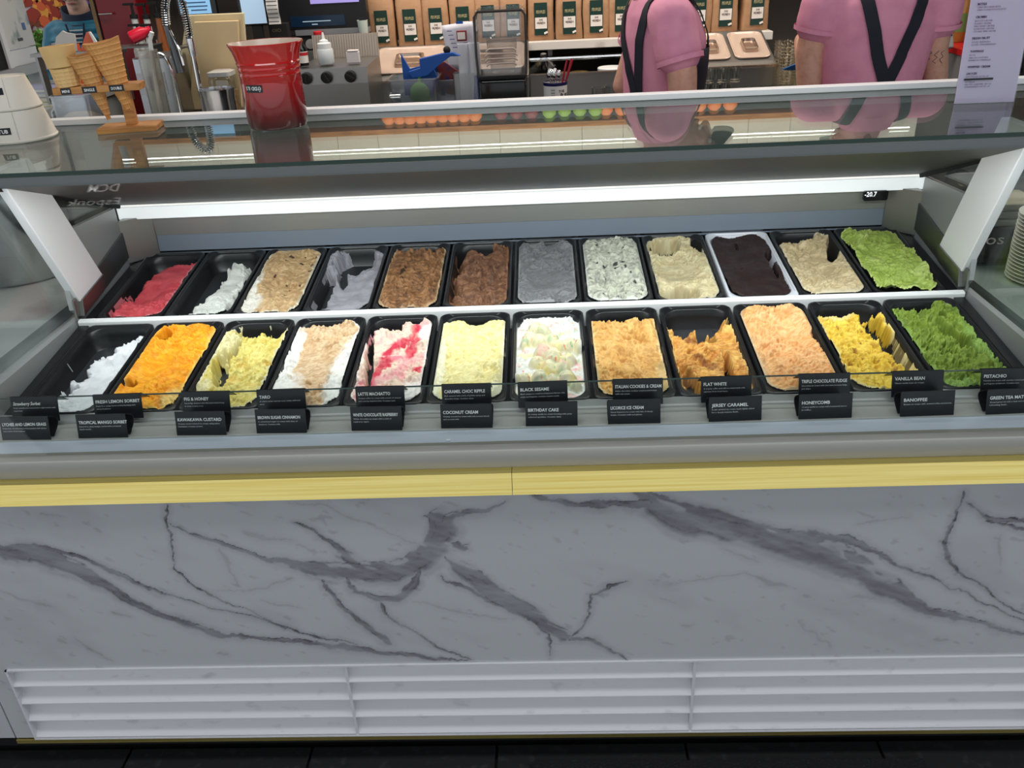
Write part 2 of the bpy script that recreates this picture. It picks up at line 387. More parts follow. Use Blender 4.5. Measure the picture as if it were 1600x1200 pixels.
def marble_sheet(name, x0, x1, z0, z1, cut=None, step=.0022, parent=None):
    nx = int((x1 - x0) / step); nz = int((z1 - z0) / step)
    xs = np.linspace(x0, x1, nx + 1); zs = np.linspace(z0, z1, nz + 1)
    if cut:
        for arr, vals in ((xs, cut[:2]), (zs, cut[2:])):
            for v_ in vals:
                k = np.argmin(np.abs(arr - v_)); arr[k] = v_
    X, Z = np.meshgrid(xs, zs)
    V = np.stack([X, np.zeros_like(X), Z], -1).reshape(-1, 3)
    idx = np.arange((nx + 1) * (nz + 1)).reshape(nz + 1, nx + 1)
    F = np.stack([idx[:-1, :-1], idx[:-1, 1:], idx[1:, 1:], idx[1:, :-1]], -1)
    if cut:
        cx = (X[:-1, :-1] + X[1:, 1:]) / 2; cz = (Z[:-1, :-1] + Z[1:, 1:]) / 2
        keep = ~((cx > cut[0]) & (cx < cut[1]) & (cz > cut[2]) & (cz < cut[3]))
        F = F[keep]
    F = F.reshape(-1, 4)
    me = bpy.data.meshes.new(name); me.from_pydata(V.tolist(), [], F.tolist()); me.materials.append(MARBLE)
    a = me.attributes.new('vein', 'FLOAT', 'POINT'); a.data.foreach_set('value', vein_field(X, Z).ravel().astype(np.float32))
    # thickness: an edge all the way round
    bm = bmesh.new(); bm.from_mesh(me)
    be = [e for e in bm.edges if e.is_boundary]
    ex = bmesh.ops.extrude_edge_only(bm, edges=be)
    for g in ex['geom']:
        if isinstance(g, bmesh.types.BMVert): g.co.y += .018
    bmesh.ops.delete(bm, geom=[v for v in bm.verts if not v.link_faces], context='VERTS')
    bmesh.ops.recalc_face_normals(bm, faces=bm.faces)
    bm.to_mesh(me); bm.free(); me.update()
    # front face must look at the customers
    return link(name, me, parent)

# ------------------------------------------------------------------ the display case
case = thing('ice_cream_display_case', 'long marble and brass fronted ice cream display case under a glass top', 'display case')
LX0, LX1, LZ0, LZ1 = -1.076, 1.076, .085, .292
marble_sheet('marble_panel', -1.119, 1.119, .085, .722, (LX0, LX1, LZ0, LZ1), parent=case)
# louvred grille: frame, two dividers, four slats in each of three bays
lf = MB()
lf.box(LX0, LX1, -.004, .075, LZ1 - .004, LZ1); lf.box(LX0, LX1, -.004, .075, LZ0 - .003, LZ0)
lf.box(LX0, LX0 + .004, -.004, .075, LZ0, LZ1); lf.box(LX1 - .004, LX1, -.004, .075, LZ0, LZ1)
lf.box(LX0, LX1, .075, .08, LZ0, LZ1)
grille = obj('vent_grille', lf, LOUVW, case)
for x_ in (-.355, .363):
    obj('divider', MB().box(x_ - .003, x_ + .003, -.002, .075, LZ0, LZ1 - .004), LOUVW, grille)
bays = ((LX0 + .004, -.358), (-.352, .360), (.366, LX1 - .004))
dz = (LZ1 - LZ0) / 4
for b0, b1 in bays:
    for k in range(4):
        zf = LZ0 + .002 + dz * k
        prof = [(-.002, zf), (-.002, zf + .0022), (.036, zf + .050), (.042, zf + .050), (.040, zf + .046), (.004, zf)]
        obj('slat', MB().prism(prof, 'x', b0, b1), LOUVW, grille)
obj('brass_skirting', MB().box(-1.119, 1.3, -.004, .02, .071, .082), BRASS, case)
obj('toe_kick', MB().box(-1.3, 1.3, .05, .07, 0, .075), BLACKM, case)
obj('case_body', MB().box(-1.10, 1.10, .085, .93, .08, .62), mat('case_body_grey', rgb(60, 60, 62), .6), case)
for x0, x1 in ((-1.119, .0115), (.0125, 1.119)):
    obj('brass_trim', MB().prism([(-.021, .7215), (-.006, .7585), (.02, .7585), (.02, .7215)], 'x', x0, x1), BRASS, case)
obj('front_rail', MB().box(-1.119, 1.119, .012, .034, .757, .797), RAILG, case, bevel=.004, smooth=True)
obj('gasket', MB().box(-1.10, 1.10, .034, .05, .75, .772), BLACKM, case)
led = MB()
led.prism([(.049, .74), (.049, .774), (.052, .777), (.074, .777), (.074, .74)], 'x', -1.07, 1.07)
obj('ledge_lip', led, mat('ledge_lip_grey', rgb(168, 167, 158), .3, .25), case, smooth=False)
obj('ledge', MB().prism([(.074, .74), (.074, .776), (.118, .776), (.118, .74)], 'x', -1.07, 1.07), mat('blue_grey_ledge', rgb(216, 225, 240), .25, .1), case)
obj('ledge_step', MB().prism([(.118, .74), (.118, .779), (.121, .7795), (.185, .776), (.185, .74)], 'x', -1.06, 1.06), mat('grey_ledge', rgb(184, 185, 181), .35, .2), case)
obj('ledge_back', MB().prism([(.185, .74), (.185, .780), (.188, .782), (.218, .7815), (.218, .74)], 'x', -1.05, 1.05), mat('bright_ledge', rgb(206, 208, 208), .2, .5), case)
obj('upstand_edge', MB().box(-1.04, 1.04, .1912, .1958, .8336, .8348), mat('glass_edge_dark', rgb(70, 84, 82), .2), case)
obj('glass_upstand', MB().box(-1.04, 1.04, .1915, .1955, .780, .8335), GLASS, case)
# tub, seen in the gaps between the pans
T = .1261; TY, TZ = .2121, .7827
ct, st = math.cos(T), math.sin(T)
def tub(s_, n_): return (TY + s_ * ct - n_ * st, TZ + s_ * st + n_ * ct)
tb = MB()
tb.prism([tub(0, -.05), tub(0, -.14), tub(.752, -.14), tub(.752, -.05)], 'x', -1.05, 1.05)
obj('tub_floor', tb, mat('tub_steel', rgb(70, 72, 76), .4, .6), case)
obj('centre_strip', MB().prism([tub(.3670, -.06), tub(.3670, .004), tub(.3685, .007), tub(.3815, .007), tub(.3830, .004), tub(.3830, -.06)], 'x', -1.045, 1.045), mat('bright_strip', rgb(252, 252, 252), .3), case)
obj('rear_strip', MB().prism([tub(.752, -.06), tub(.752, .004), tub(.757, .004), tub(.757, -.06)], 'x', -1.04, 1.04), STEELP, case)
# rear wall: lower band, upper band, lamp bar
obj('rear_wall', MB().prism([(.958, .872), (.962, .925), (.975, .928), (.975, .872)], 'x', -1.05, 1.05), mat('blue_grey_liner', rgb(128, 138, 152), .35, .2), case)
obj('rear_wall_upper', MB().prism([(.962, .9255), (.955, .985), (.975, .985), (.975, .9255)], 'x', -1.05, 1.05), mat('satin_liner', rgb(165, 165, 162), .5, .6), case)
obj('lamp_bar', MB().box(-1.062, 1.068, .930, .958, .981, 1.014), mat('lamp_diffuser', rgb(240, 241, 243), .4, emit=(.95, .98, 1, 1), estr=.5), case, bevel=.002)
obj('hood', MB().prism([(.335, 1.234), (.94, 1.018), (.94, 1.026), (.335, 1.242)], 'x', -1.05, 1.05), mat('hood_steel', rgb(84, 85, 86), .5, .3, bump=((60, 4, 4), .05, .002)), case)
obj('hood_cover', MB().prism([(.345, 1.2395), (.935, 1.0285), (.935, 1.031), (.345, 1.242)], 'x', -1.05, 1.05), mat('pale_cover', rgb(218, 219, 215), .5), case)
obj('top_profile', MB().box(-1.13, 1.13, .318, .332, 1.2240, 1.2425), mat('profile_grey', rgb(112, 117, 118), .4, .4), case)
# side walls, brackets
for s_ in (-1, 1):
    obj('edge_filler', MB().prism([tub(.0, -.05), tub(.0, -.004), tub(.752, -.004), tub(.752, -.05)], 'x', s_ * 1.0215, s_ * 1.0449), BLACKP, case)
    sw = MB()
    sw.prism([(.20, .74), (.20, .835), (.60, .838), (.60, .74)], 'x', s_ * 1.05, s_ * 1.066)
    sw.prism([(.60, .76), (.60, .845), (.585, .862), (.60, 1.042), (.90, 1.022), (.90, .86)], 'x', s_ * 1.05, s_ * 1.062)
    obj('side_wall', sw, mat('side_liner', rgb(178, 180, 180), .42, .45), case)
    obj('side_moulding', MB().prism([(.58, .835), (.585, .885), (.90, .955), (.90, .885), (.70, .85)], 'x', s_ * 1.0455, s_ * 1.0505), STEELD, case, bevel=.001)
    cp = MB(); cp.prism([(s_ * 1.052, .895), (s_ * 1.052, .97), (s_ * .985, .97), (s_ * .985, .955)], 'z', .87, .985)
    obj('corner_post', cp, STEELD, case)
    br = MB(); br.prism([(.605, .876), (.735, .897), (.575, 1.2275), (.445, 1.2275)], 'x', s_ * 1.040, s_ * 1.062)
    obj('bracket', br, [WHITEP], case, bevel=.002)
    obj('bracket_foot', MB().prism([(.598, .842), (.61, .880), (.735, .899), (.72, .862)], 'x', s_ * 1.036, s_ * 1.060), STEELD, case)
    sg = MB(); sg.prism([(.20, .836), (.20, .975), (.335, 1.2275), (.90, 1.2275), (.90, 1.03), (.60, 1.04), (.60, .838)], 'x', s_ * 1.074, s_ * 1.080)
    obj('side_glass', sg, GLASS, case)
    obj('glass_edge', MB().tube([(s_ * 1.077, .200, .836), (s_ * 1.077, .204, .98), (s_ * 1.077, .33, 1.226)], .004, 6), mat('glass_edge_grey', rgb(120, 135, 132), .2), case)
    obj('hood_seal', MB().prism([(.40, 1.205), (.93, 1.012), (.94, 1.026), (.41, 1.218)], 'x', s_ * 1.05, s_ * 1.058), BLACKM, case)
obj('front_glass', MB().prism([(.040, .772), (.316, 1.2275), (.320, 1.2255), (.0445, .770)], 'x', -1.10, 1.10), GLASS, case)
# glass top
tg = MB()
tg.box(-1.30, 1.30, .320, .835, 1.243, 1.251)
gt = tg.mesh('glass_top', (SHELFGLASS, GREENEDGE))
for p in gt.polygons:
    if abs(p.normal.z) < .5: p.material_index = 1
link('glass_top', gt, case)
obj('rear_rail', MB().box(-1.30, 1.30, .815, .850, 1.2515, 1.265), WHITEP, case, bevel=.002)
obj('rear_rail_post', MB().box(-1.06, 1.06, .84, .855, 1.075, 1.243), mat('rear_door_grey', rgb(150, 152, 152), .35, .3), case)
obj('led_strip', MB().prism([(.333, 1.2275), (.333, 1.2235), (.36, 1.2220), (.36, 1.2275)], 'x', -1.02, 1.02), WHITEP, case)
# thermometer display
td = obj('temperature_display', MB().prism([(p[0] + 0, p[1]) for p in rrect(.062, .0255, .005, 4, 0.943, 0.971)], 'y', .922, .931), BLACKG, case)
obj('digits', MB().text('-20.7', (0.914, .9212, 0.970), (1, 0, 0), (0, 0, 1), .030, .0125, bold=.01), mat('lit_digits', rgb(240, 245, 250), .5, emit=(.9, .95, 1, 1), estr=1.2), td)

# neighbouring counters left and right of the case
nb = thing('side_counter', 'marble faced side counter left of the display case', 'counter', (-1.75, .6, 0))
marble_sheet('marble_panel', -1.9, -1.1225, .085, .80, step=.008, parent=nb).location = (1.75, -.6, 0)
obj('worktop', MB().box(-.54, .60, -.58, .46, .79, .82), mat('pale_top', rgb(170, 172, 174), .3, noise=(6, rgb(120, 122, 128), .5, .75)), nb)
obj('side_panel', MB().box(.55, .625, -.58, .46, .08, .789), mat('pale_top', ), nb)
nb2 = thing('side_counter', 'pale glass topped side counter right of the display case', 'counter', (1.80, .6, 0))
obj('carcass', MB().box(-.61, .6, -.58, .6, .06, .74), mat('grey_carcass', rgb(120, 124, 124), .5), nb2)
obj('worktop', MB().box(-.61, .60, -.58, .6, .7405, .765), mat('green_grey_top', rgb(150, 164, 160), .2), nb2)

# ------------------------------------------------------------------ pans of ice cream
PW, PL, PD = .164, .358, .058
OW, OL = .146, .335
def pan_mesh(m):
    rings = []
    for w_, l_, r_, z_ in ((PW, PL, .018, -.014), (PW, PL, .018, -.001), (PW - .004, PL - .004, .018, .001), (PW - .010, PL - .010, .02, .001), (PW - .014, PL - .014, .028, -.003), (OW + .003, OL + .004, .036, -.003),
                           (OW, OL, .038, -.005), (OW - .006, OL - .008, .038, -.022), (OW - .018, OL - .022, .034, -PD + .010), (OW - .034, OL - .040, .028, -PD + .002), (OW - .05, OL - .06, .02, -PD)):
        rings.append([(p[0], p[1], z_) for p in rrect(w_, l_, r_, 7)])
    b = MB().loft(rings, False, True)
    return b.mesh('pan_shell', (m,), smooth=True, angle=50)
PANB = pan_mesh(BLACKP)
PANW = pan_mesh(mat('white_pan_plastic', rgb(222, 224, 232), .35))
ICEM = bpy.data.materials.new('ice_cream'); ICEM.use_nodes = True
nt = ICEM.node_tree; bs = nt.nodes['Principled BSDF']; bs.inputs['Roughness'].default_value = .55; bs.inputs['Specular IOR Level'].default_value = .35
a_ = nt.nodes.new('ShaderNodeAttribute'); a_.attribute_name = 'Col'; nt.links.new(a_.outputs['Color'], bs.inputs['Base Color'])
tc_ = nt.nodes.new('ShaderNodeTexCoord'); n_ = nt.nodes.new('ShaderNodeTexNoise'); n_.inputs['Scale'].default_value = 420; n_.inputs['Detail'].default_value = 4
nt.links.new(tc_.outputs['Object'], n_.inputs['Vector'])
bp_ = nt.nodes.new('ShaderNodeBump'); bp_.inputs['Strength'].default_value = .35; bp_.inputs['Distance'].default_value = .0016
nt.links.new(n_.outputs['Fac'], bp_.inputs['Height']); nt.links.new(bp_.outputs['Normal'], bs.inputs['Normal'])

NX, NY = 92, 208
U, V = np.meshgrid(np.linspace(0, 1, NX + 1), np.linspace(0, 1, NY + 1))
def inset(u, v):
    # 0 at the rim of the rounded opening, grows inwards, metres
    x = np.abs(u - .5) * OW; y = np.abs(v - .5) * OL; r = .038
    qx = x - (OW / 2 - r); qy = y - (OL / 2 - r)
    return r - np.hypot(np.maximum(qx, 0), np.maximum(qy, 0)) - np.minimum(np.maximum(qx, qy), 0) if False else -(np.hypot(np.maximum(qx, 0), np.maximum(qy, 0)) + np.minimum(np.maximum(qx, qy), 0) - r)
INS = inset(U, V)
def pan_depth(ins):
    # depth of the inner wall of the pan below the rim for a given inset
    return np.interp(ins, [0, .003, .009, .017, .025], [.005, .022, PD - .010, PD - .002, PD])
WALL = -pan_depth(INS)
def interp(v, pts):
    pts = sorted(pts); return np.interp(v, [p[0] for p in pts], [p[1] for p in pts])

def ice(spec, seed):
    g = spec.get
    X = U * OW; Y = V * OL
    # warped coordinates give the scraped look
    wx = X + .010 * (fbm(X * 45, Y * 45, 3, seed + 1) - .5); wy = Y + .014 * (fbm(X * 45 + 9, Y * 45, 3, seed + 2) - .5)
    ang = g('dir', 0.0); ca, sa = math.cos(ang), math.sin(ang)
    rx = wx * ca + wy * sa; ry = -wx * sa + wy * ca
    sc_ = g('scale', 1.0)
    big = fbm(X * 18 * sc_, Y * 14 * sc_, 3, seed + 3) - .5
    lump = fbm(rx * 70 * sc_, ry * 70 * sc_, 3, seed + 4)
    ridge = 1 - np.abs(2 * fbm(rx * 60 * sc_, ry * 150 * sc_, 3, seed + 5) - 1)
    rid2 = 1 - np.abs(2 * fbm(rx * 150 * sc_, ry * 260 * sc_, 2, seed + 6) - 1)
    amp = g('amp', 1.0)
    smooth = np.zeros_like(U)
    for (cu, cv, ru, rv, an) in g('smooth', []):
        du = (U - cu) * OW; dv = (V - cv) * OL; c_, s_ = math.cos(an), math.sin(an)
        d = np.hypot((du * c_ + dv * s_) / (ru * OW), (-du * s_ + dv * c_) / (rv * OL))
        smooth = np.maximum(smooth, 1 - sstep(d, .6, 1.05))
    patch = sstep(fbm(X * 22 * sc_ + 5, Y * 22 * sc_, 3, seed + 21), .36, .60)
    rough = (1 - .85 * smooth) * amp
    q4 = (fbm(rx * 34 * sc_, ry * 44 * sc_, 3, seed + 22) + .25 * lump) * 5.5
    terr = (np.floor(q4) + sstep(q4 - np.floor(q4), .62, 1.0)) / 5.5 - .6
    drag = 1 - np.abs(2 * fbm(rx * 18 * sc_, ry * 190 * sc_, 3, seed + 23) - 1)
    h = g('lvl', -.012) + .010 + .022 * big * g('big', 1.0) + rough * (.018 * terr + patch * (.012 * (lump - .5) + .013 * (ridge - .75) + .006 * (rid2 - .75)) + (1 - patch) * (.003 * (drag - .7) + .004 * (lump - .5)))
    h += g('tilt', 0.) * (V - .5) + g('tiltx', 0.) * (U - .5)
    for (cu, cv, ru, rv, an, dp) in g('scoop', []):
        du = (U - cu) * OW; dv = (V - cv) * OL; c_, s_ = math.cos(an), math.sin(an)
        d = np.hypot((du * c_ + dv * s_) / (ru * OW), (-du * s_ + dv * c_) / (rv * OL))
        h -= dp * np.clip(1 - d * d, 0, 1)
    ballm = np.zeros_like(U)
    for (cu, cv, r_, dp) in g('ball', []):
        d = np.hypot((U - cu) * OW, (V - cv) * OL) / r_
        d = d + .35 * (lump - .5)
        hb_ = g('lvl', -.012) + dp * np.sqrt(np.clip(1 - d * d, 0, 1)) + .007 * (lump - .5) + .006 * (ridge - .7) - .05 * (d > 1)
        ballm = np.maximum(ballm, (hb_ > h) * 1.0)
        h = np.maximum(h, hb_)
    # bare patches
    val = np.full_like(U, -1.0)
    for q in g('hole', []):
        cu, cv, ru, rv = q[:4]; an = q[4] if len(q) > 4 else 0
        du = (U - cu) * OW; dv = (V - cv) * OL; c_, s_ = math.cos(an), math.sin(an)
        d = np.hypot((du * c_ + dv * s_) / (ru * OW), (-du * s_ + dv * c_) / (rv * OL))
        val = np.maximum(val, 1 - d)
    if g('uL'): val = np.maximum(val, (interp(V, g('uL')) - U) * 2.2)
    if g('uR'): val = np.maximum(val, (U - interp(V, g('uR'))) * 2.2)
    if g('vB'): val = np.maximum(val, (V - interp(U, g('vB'))) * 4)
    if g('vF'): val = np.maximum(val, (interp(U, g('vF')) - V) * 4)
    rag = g('rag', .45)
    rn = fbm(X * 55, Y * 55, 4, seed + 7) - .5
    val = val + rag * rn * (val > -.9)
    h = h - g('drop', .046) * sstep(val, -.42, .05)
    # leave the rim a little: thin skin on the wall
    h = np.minimum(h, -.003 + np.minimum(INS, .02) * 1.2) if not g('over') else h
    film = np.zeros_like(U)
    lo = WALL + .0012
    film = sstep(lo - h, -.002, .004)
    h = np.maximum(h, lo)
    bare = (val > .02)
    # smears that cling to the bare pan
    sm = g('smear', .0)
    sn = fbm(X * g('smx', 70) + 3, Y * g('smy', 22), 4, seed + 11)
    keep_s = bare & (sn > (1 - sm)) & (INS > .0005)
    dead = (bare & ~keep_s) | (INS < .0002 + .0022 * np.clip(fbm(X * 60, Y * 60, 3, seed + 12) - .45, 0, 1) * g('ragrim', 1.))
    h = np.where(keep_s, lo, h)
    # colours
    base = np.array(rgb(*g('base'))[:3]); alt = np.array(rgb(*g('alt', g('base')))[:3])
    t = sstep(fbm(rx * 38 * sc_, ry * 55 * sc_, 3, seed + 8), .38, .68)[..., None] * g('altk', .7)
    col = base * (1 - t) + alt * t
    if g('ballc'):
        col = col * (1 - ballm[..., None]) + np.array(rgb(*g('ballc'))[:3]) * ballm[..., None]
    unshaded = np.clip((ridge - .55) * 2.2, 0, 1)[..., None]
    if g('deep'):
        col = col * (.35 + .65 * unshaded) + np.array(rgb(*g('deep'))[:3]) * (.65 * (1 - unshaded))  # darker tone painted into the hollows to stand in for shade
    for (fn, c2, k) in g('paint', []):
        m_ = np.clip(fn(U, V, X, Y, seed), 0, 1)[..., None] * k
        col = col * (1 - m_) + np.array(rgb(*c2)[:3]) * m_
    if g('edge'):
        e = (1 - sstep(INS + .006 * (fbm(X * 50, Y * 50, 3, seed + 13) - .5), .002, .007))[..., None] * .9
        col = col * (1 - e) + np.array(rgb(*g('edge'))[:3]) * e
    if g('filmc'):
        e = (np.clip(film + keep_s, 0, 1) * g('filmk', .8))[..., None]
        col = col * (1 - e) + np.array(rgb(*g('filmc'))[:3]) * e
    # mesh
    idx = np.arange((NX + 1) * (NY + 1)).reshape(NY + 1, NX + 1)
    dq = dead[:-1, :-1] | dead[1:, :-1] | dead[:-1, 1:] | dead[1:, 1:]
    F = np.stack([idx[:-1, :-1], idx[:-1, 1:], idx[1:, 1:], idx[1:, :-1]], -1)[~dq]
    used = np.zeros((NX + 1) * (NY + 1), bool); used[F.ravel()] = True
    remap = np.cumsum(used) - 1
    xo = X - OW / 2 + .0025 * (fbm(X * 90, Y * 90, 2, seed + 14) - .5) * sstep(INS, .001, .008); yo = Y - OL / 2 + .0025 * (fbm(X * 90, Y * 90, 2, seed + 15) - .5) * sstep(INS, .001, .008)
    P = np.stack([xo, yo, h], -1).reshape(-1, 3)[used]
    F = remap[F]
    me = bpy.data.meshes.new('ice_cream')
    me.vertices.add(len(P)); me.vertices.foreach_set('co', P.ravel())
    nf = len(F); me.loops.add(nf * 4); me.polygons.add(nf)
    me.loops.foreach_set('vertex_index', F.ravel()); me.polygons.foreach_set('loop_start', np.arange(nf) * 4)
    me.polygons.foreach_set('use_smooth', [True] * nf)
    me.update(calc_edges=True); me.validate()
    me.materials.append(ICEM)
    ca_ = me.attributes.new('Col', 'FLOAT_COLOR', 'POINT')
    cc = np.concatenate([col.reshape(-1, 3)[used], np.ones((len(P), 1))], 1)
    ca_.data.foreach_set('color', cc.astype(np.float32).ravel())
    return me

def n_at(f, a, b, o=3, s=0):          # noise mask
    return lambda u, v, x, y, sd: sstep(fbm(x * f, y * f, o, sd + 40 + s), a, b)
def blobs(lst, soft=.35):             # soft ellipses
    def fn(u, v, x, y, sd):
        m = np.zeros_like(u); nn = .5 * (fbm(x * 70, y * 70, 3, sd + 60) - .5)
        for (cu, cv, ru, rv) in lst:
            d = np.hypot((u - cu) / ru, (v - cv) / rv) + nn
            m = np.maximum(m, 1 - sstep(d, 1 - soft, 1 + soft * .3))
        return m
    return fn
def streak(lst, w_, f=60):            # ragged ribbons
    def fn(u, v, x, y, sd):
        m = np.zeros_like(u)
        wx = x + .022 * (fbm(x * 40, y * 40, 3, sd + 70) - .5); wy = y + .022 * (fbm(x * 40, y * 40 + 7, 3, sd + 71) - .5)
        for pl in lst:
            for (a, b) in zip(pl[:-1], pl[1:]):
                x0, y0, x1, y1 = a[0] * OW, a[1] * OL, b[0] * OW, b[1] * OL
                dx, dy = x1 - x0, y1 - y0
                t = np.clip(((wx - x0) * dx + (wy - y0) * dy) / (dx * dx + dy * dy + 1e-9), 0, 1)
                d = np.hypot(wx - x0 - t * dx, wy - y0 - t * dy)
                m = np.maximum(m, (1 - sstep(d, w_ * .4, w_)) * (.5 + .9 * fbm(x * f, y * f, 3, sd + 72)))
        return m
    return fn
def chunks(n, r0, r1, area=(0, 1, 0, 1), seed=0):
    rr = random.Random(seed); L = [(rr.uniform(area[0], area[1]), rr.uniform(area[2], area[3]), rr.uniform(r0, r1)) for _ in range(n)]
    def fn(u, v, x, y, sd):
        m = np.zeros_like(u); nn = .6 * (fbm(x * 160, y * 160, 2, sd + 80) - .5)
        for cu, cv, r in L:
            d = np.hypot((x - cu * OW) / r, (y - cv * OL) / r / 1.1) + nn
            m = np.maximum(m, 1 - sstep(d, .75, 1.05))
        return m
    return fn
def swirl(f, a, b, s=0):
    def fn(u, v, x, y, sd):
        q = fbm(x * f + .8 * fbm(x * 50, y * 50, 2, sd), y * f * 1.2 + 2.2 * fbm(x * 24, y * 24, 2, sd + 5), 3, sd + 90 + s)
        return sstep(1 - np.abs(2 * q - 1), a, b)
    return fn

BACK = [
 ('strawberry sorbet', 'pink-red', dict(base=(212, 84, 92), alt=(196, 62, 74), amp=.7, smooth=[(.55, .55, .5, .4, 0)], uL=[(0, .02), (.3, .06), (.6, .16), (.85, .34), (1, .6)], vB=[(0, .8), (.5, .92), (1, .97)], filmc=(214, 120, 128), edge=(222, 140, 148), scoop=[(.5, .35, .4, .2, .2, .012)], smear=.30, smx=40, smy=10, lvl=-.014)),
 ('lemon sorbet', 'milky white', dict(base=(222, 222, 216), alt=(204, 206, 198), amp=.8, uL=[(0, .22), (.15, .32), (.35, .46), (.6, .48), (.85, .46), (1, .5)], vB=[(0, .9), (.4, .9), (.7, .84), (1, .78)], uR=[(0, 1.1), (.6, 1.1), (.85, .93), (1, .8)], rag=.5, smear=.16, smooth=[(.7, .4, .3, .3, 0)], lvl=-.008, drop=.05)),
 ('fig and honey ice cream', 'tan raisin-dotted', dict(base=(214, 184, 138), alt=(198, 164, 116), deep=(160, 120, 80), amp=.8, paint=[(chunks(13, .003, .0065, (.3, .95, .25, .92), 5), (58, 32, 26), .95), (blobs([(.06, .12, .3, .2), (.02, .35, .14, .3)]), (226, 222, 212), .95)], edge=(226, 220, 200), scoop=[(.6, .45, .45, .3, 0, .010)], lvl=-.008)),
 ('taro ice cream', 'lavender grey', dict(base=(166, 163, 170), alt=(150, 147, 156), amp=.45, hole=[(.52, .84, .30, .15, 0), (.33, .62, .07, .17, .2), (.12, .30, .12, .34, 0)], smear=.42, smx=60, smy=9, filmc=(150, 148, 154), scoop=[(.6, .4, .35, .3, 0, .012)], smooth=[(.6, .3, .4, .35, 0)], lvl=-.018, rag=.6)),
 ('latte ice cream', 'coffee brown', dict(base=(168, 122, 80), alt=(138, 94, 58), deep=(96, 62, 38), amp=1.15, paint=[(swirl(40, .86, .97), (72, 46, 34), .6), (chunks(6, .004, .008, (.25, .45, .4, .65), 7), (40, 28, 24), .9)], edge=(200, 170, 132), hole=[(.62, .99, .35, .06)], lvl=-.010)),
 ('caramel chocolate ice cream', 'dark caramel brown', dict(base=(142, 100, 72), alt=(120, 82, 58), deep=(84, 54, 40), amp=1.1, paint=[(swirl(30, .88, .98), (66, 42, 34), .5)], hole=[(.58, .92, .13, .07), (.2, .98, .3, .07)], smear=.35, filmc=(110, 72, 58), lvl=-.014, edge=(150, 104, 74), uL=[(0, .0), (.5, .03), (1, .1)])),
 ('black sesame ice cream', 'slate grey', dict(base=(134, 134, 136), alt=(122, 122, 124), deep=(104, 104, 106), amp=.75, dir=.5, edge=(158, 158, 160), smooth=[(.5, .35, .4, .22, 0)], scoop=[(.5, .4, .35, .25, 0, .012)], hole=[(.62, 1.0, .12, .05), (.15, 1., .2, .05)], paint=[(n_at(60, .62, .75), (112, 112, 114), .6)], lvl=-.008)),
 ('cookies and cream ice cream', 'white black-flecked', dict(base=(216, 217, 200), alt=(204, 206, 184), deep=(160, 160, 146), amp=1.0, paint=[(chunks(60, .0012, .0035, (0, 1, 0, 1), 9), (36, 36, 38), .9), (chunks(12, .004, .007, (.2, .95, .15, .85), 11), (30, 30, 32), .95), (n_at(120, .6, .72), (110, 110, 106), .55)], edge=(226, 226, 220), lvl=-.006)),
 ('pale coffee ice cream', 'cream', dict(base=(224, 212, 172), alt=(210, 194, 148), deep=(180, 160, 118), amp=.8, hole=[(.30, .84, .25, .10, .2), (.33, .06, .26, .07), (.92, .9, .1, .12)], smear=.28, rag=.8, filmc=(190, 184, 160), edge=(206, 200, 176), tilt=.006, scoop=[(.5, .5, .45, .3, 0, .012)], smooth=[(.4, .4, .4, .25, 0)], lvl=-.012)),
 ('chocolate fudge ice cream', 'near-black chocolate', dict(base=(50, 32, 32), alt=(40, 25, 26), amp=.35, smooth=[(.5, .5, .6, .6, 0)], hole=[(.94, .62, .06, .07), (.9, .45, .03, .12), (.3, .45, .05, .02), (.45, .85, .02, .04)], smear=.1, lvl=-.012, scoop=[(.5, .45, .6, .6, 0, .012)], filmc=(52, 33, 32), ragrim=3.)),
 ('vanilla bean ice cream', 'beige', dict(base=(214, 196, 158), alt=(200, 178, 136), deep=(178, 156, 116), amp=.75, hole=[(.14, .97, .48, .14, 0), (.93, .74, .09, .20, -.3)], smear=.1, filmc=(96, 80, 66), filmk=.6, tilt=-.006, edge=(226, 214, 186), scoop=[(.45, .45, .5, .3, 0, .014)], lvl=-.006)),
 ('pistachio ice cream', 'light green', dict(base=(178, 198, 102), alt=(160, 182, 78), deep=(136, 158, 62), amp=.95, paint=[(n_at(26, .6, .8), (196, 212, 130), .6)], ball=[(.35, .86, .024, .014), (.52, .84, .022, .016), (.72, .84, .024, .014), (.99, .30, .026, .024), (.92, .30, .02, .018)], edge=(196, 212, 130), lvl=-.006, over=1)),
]
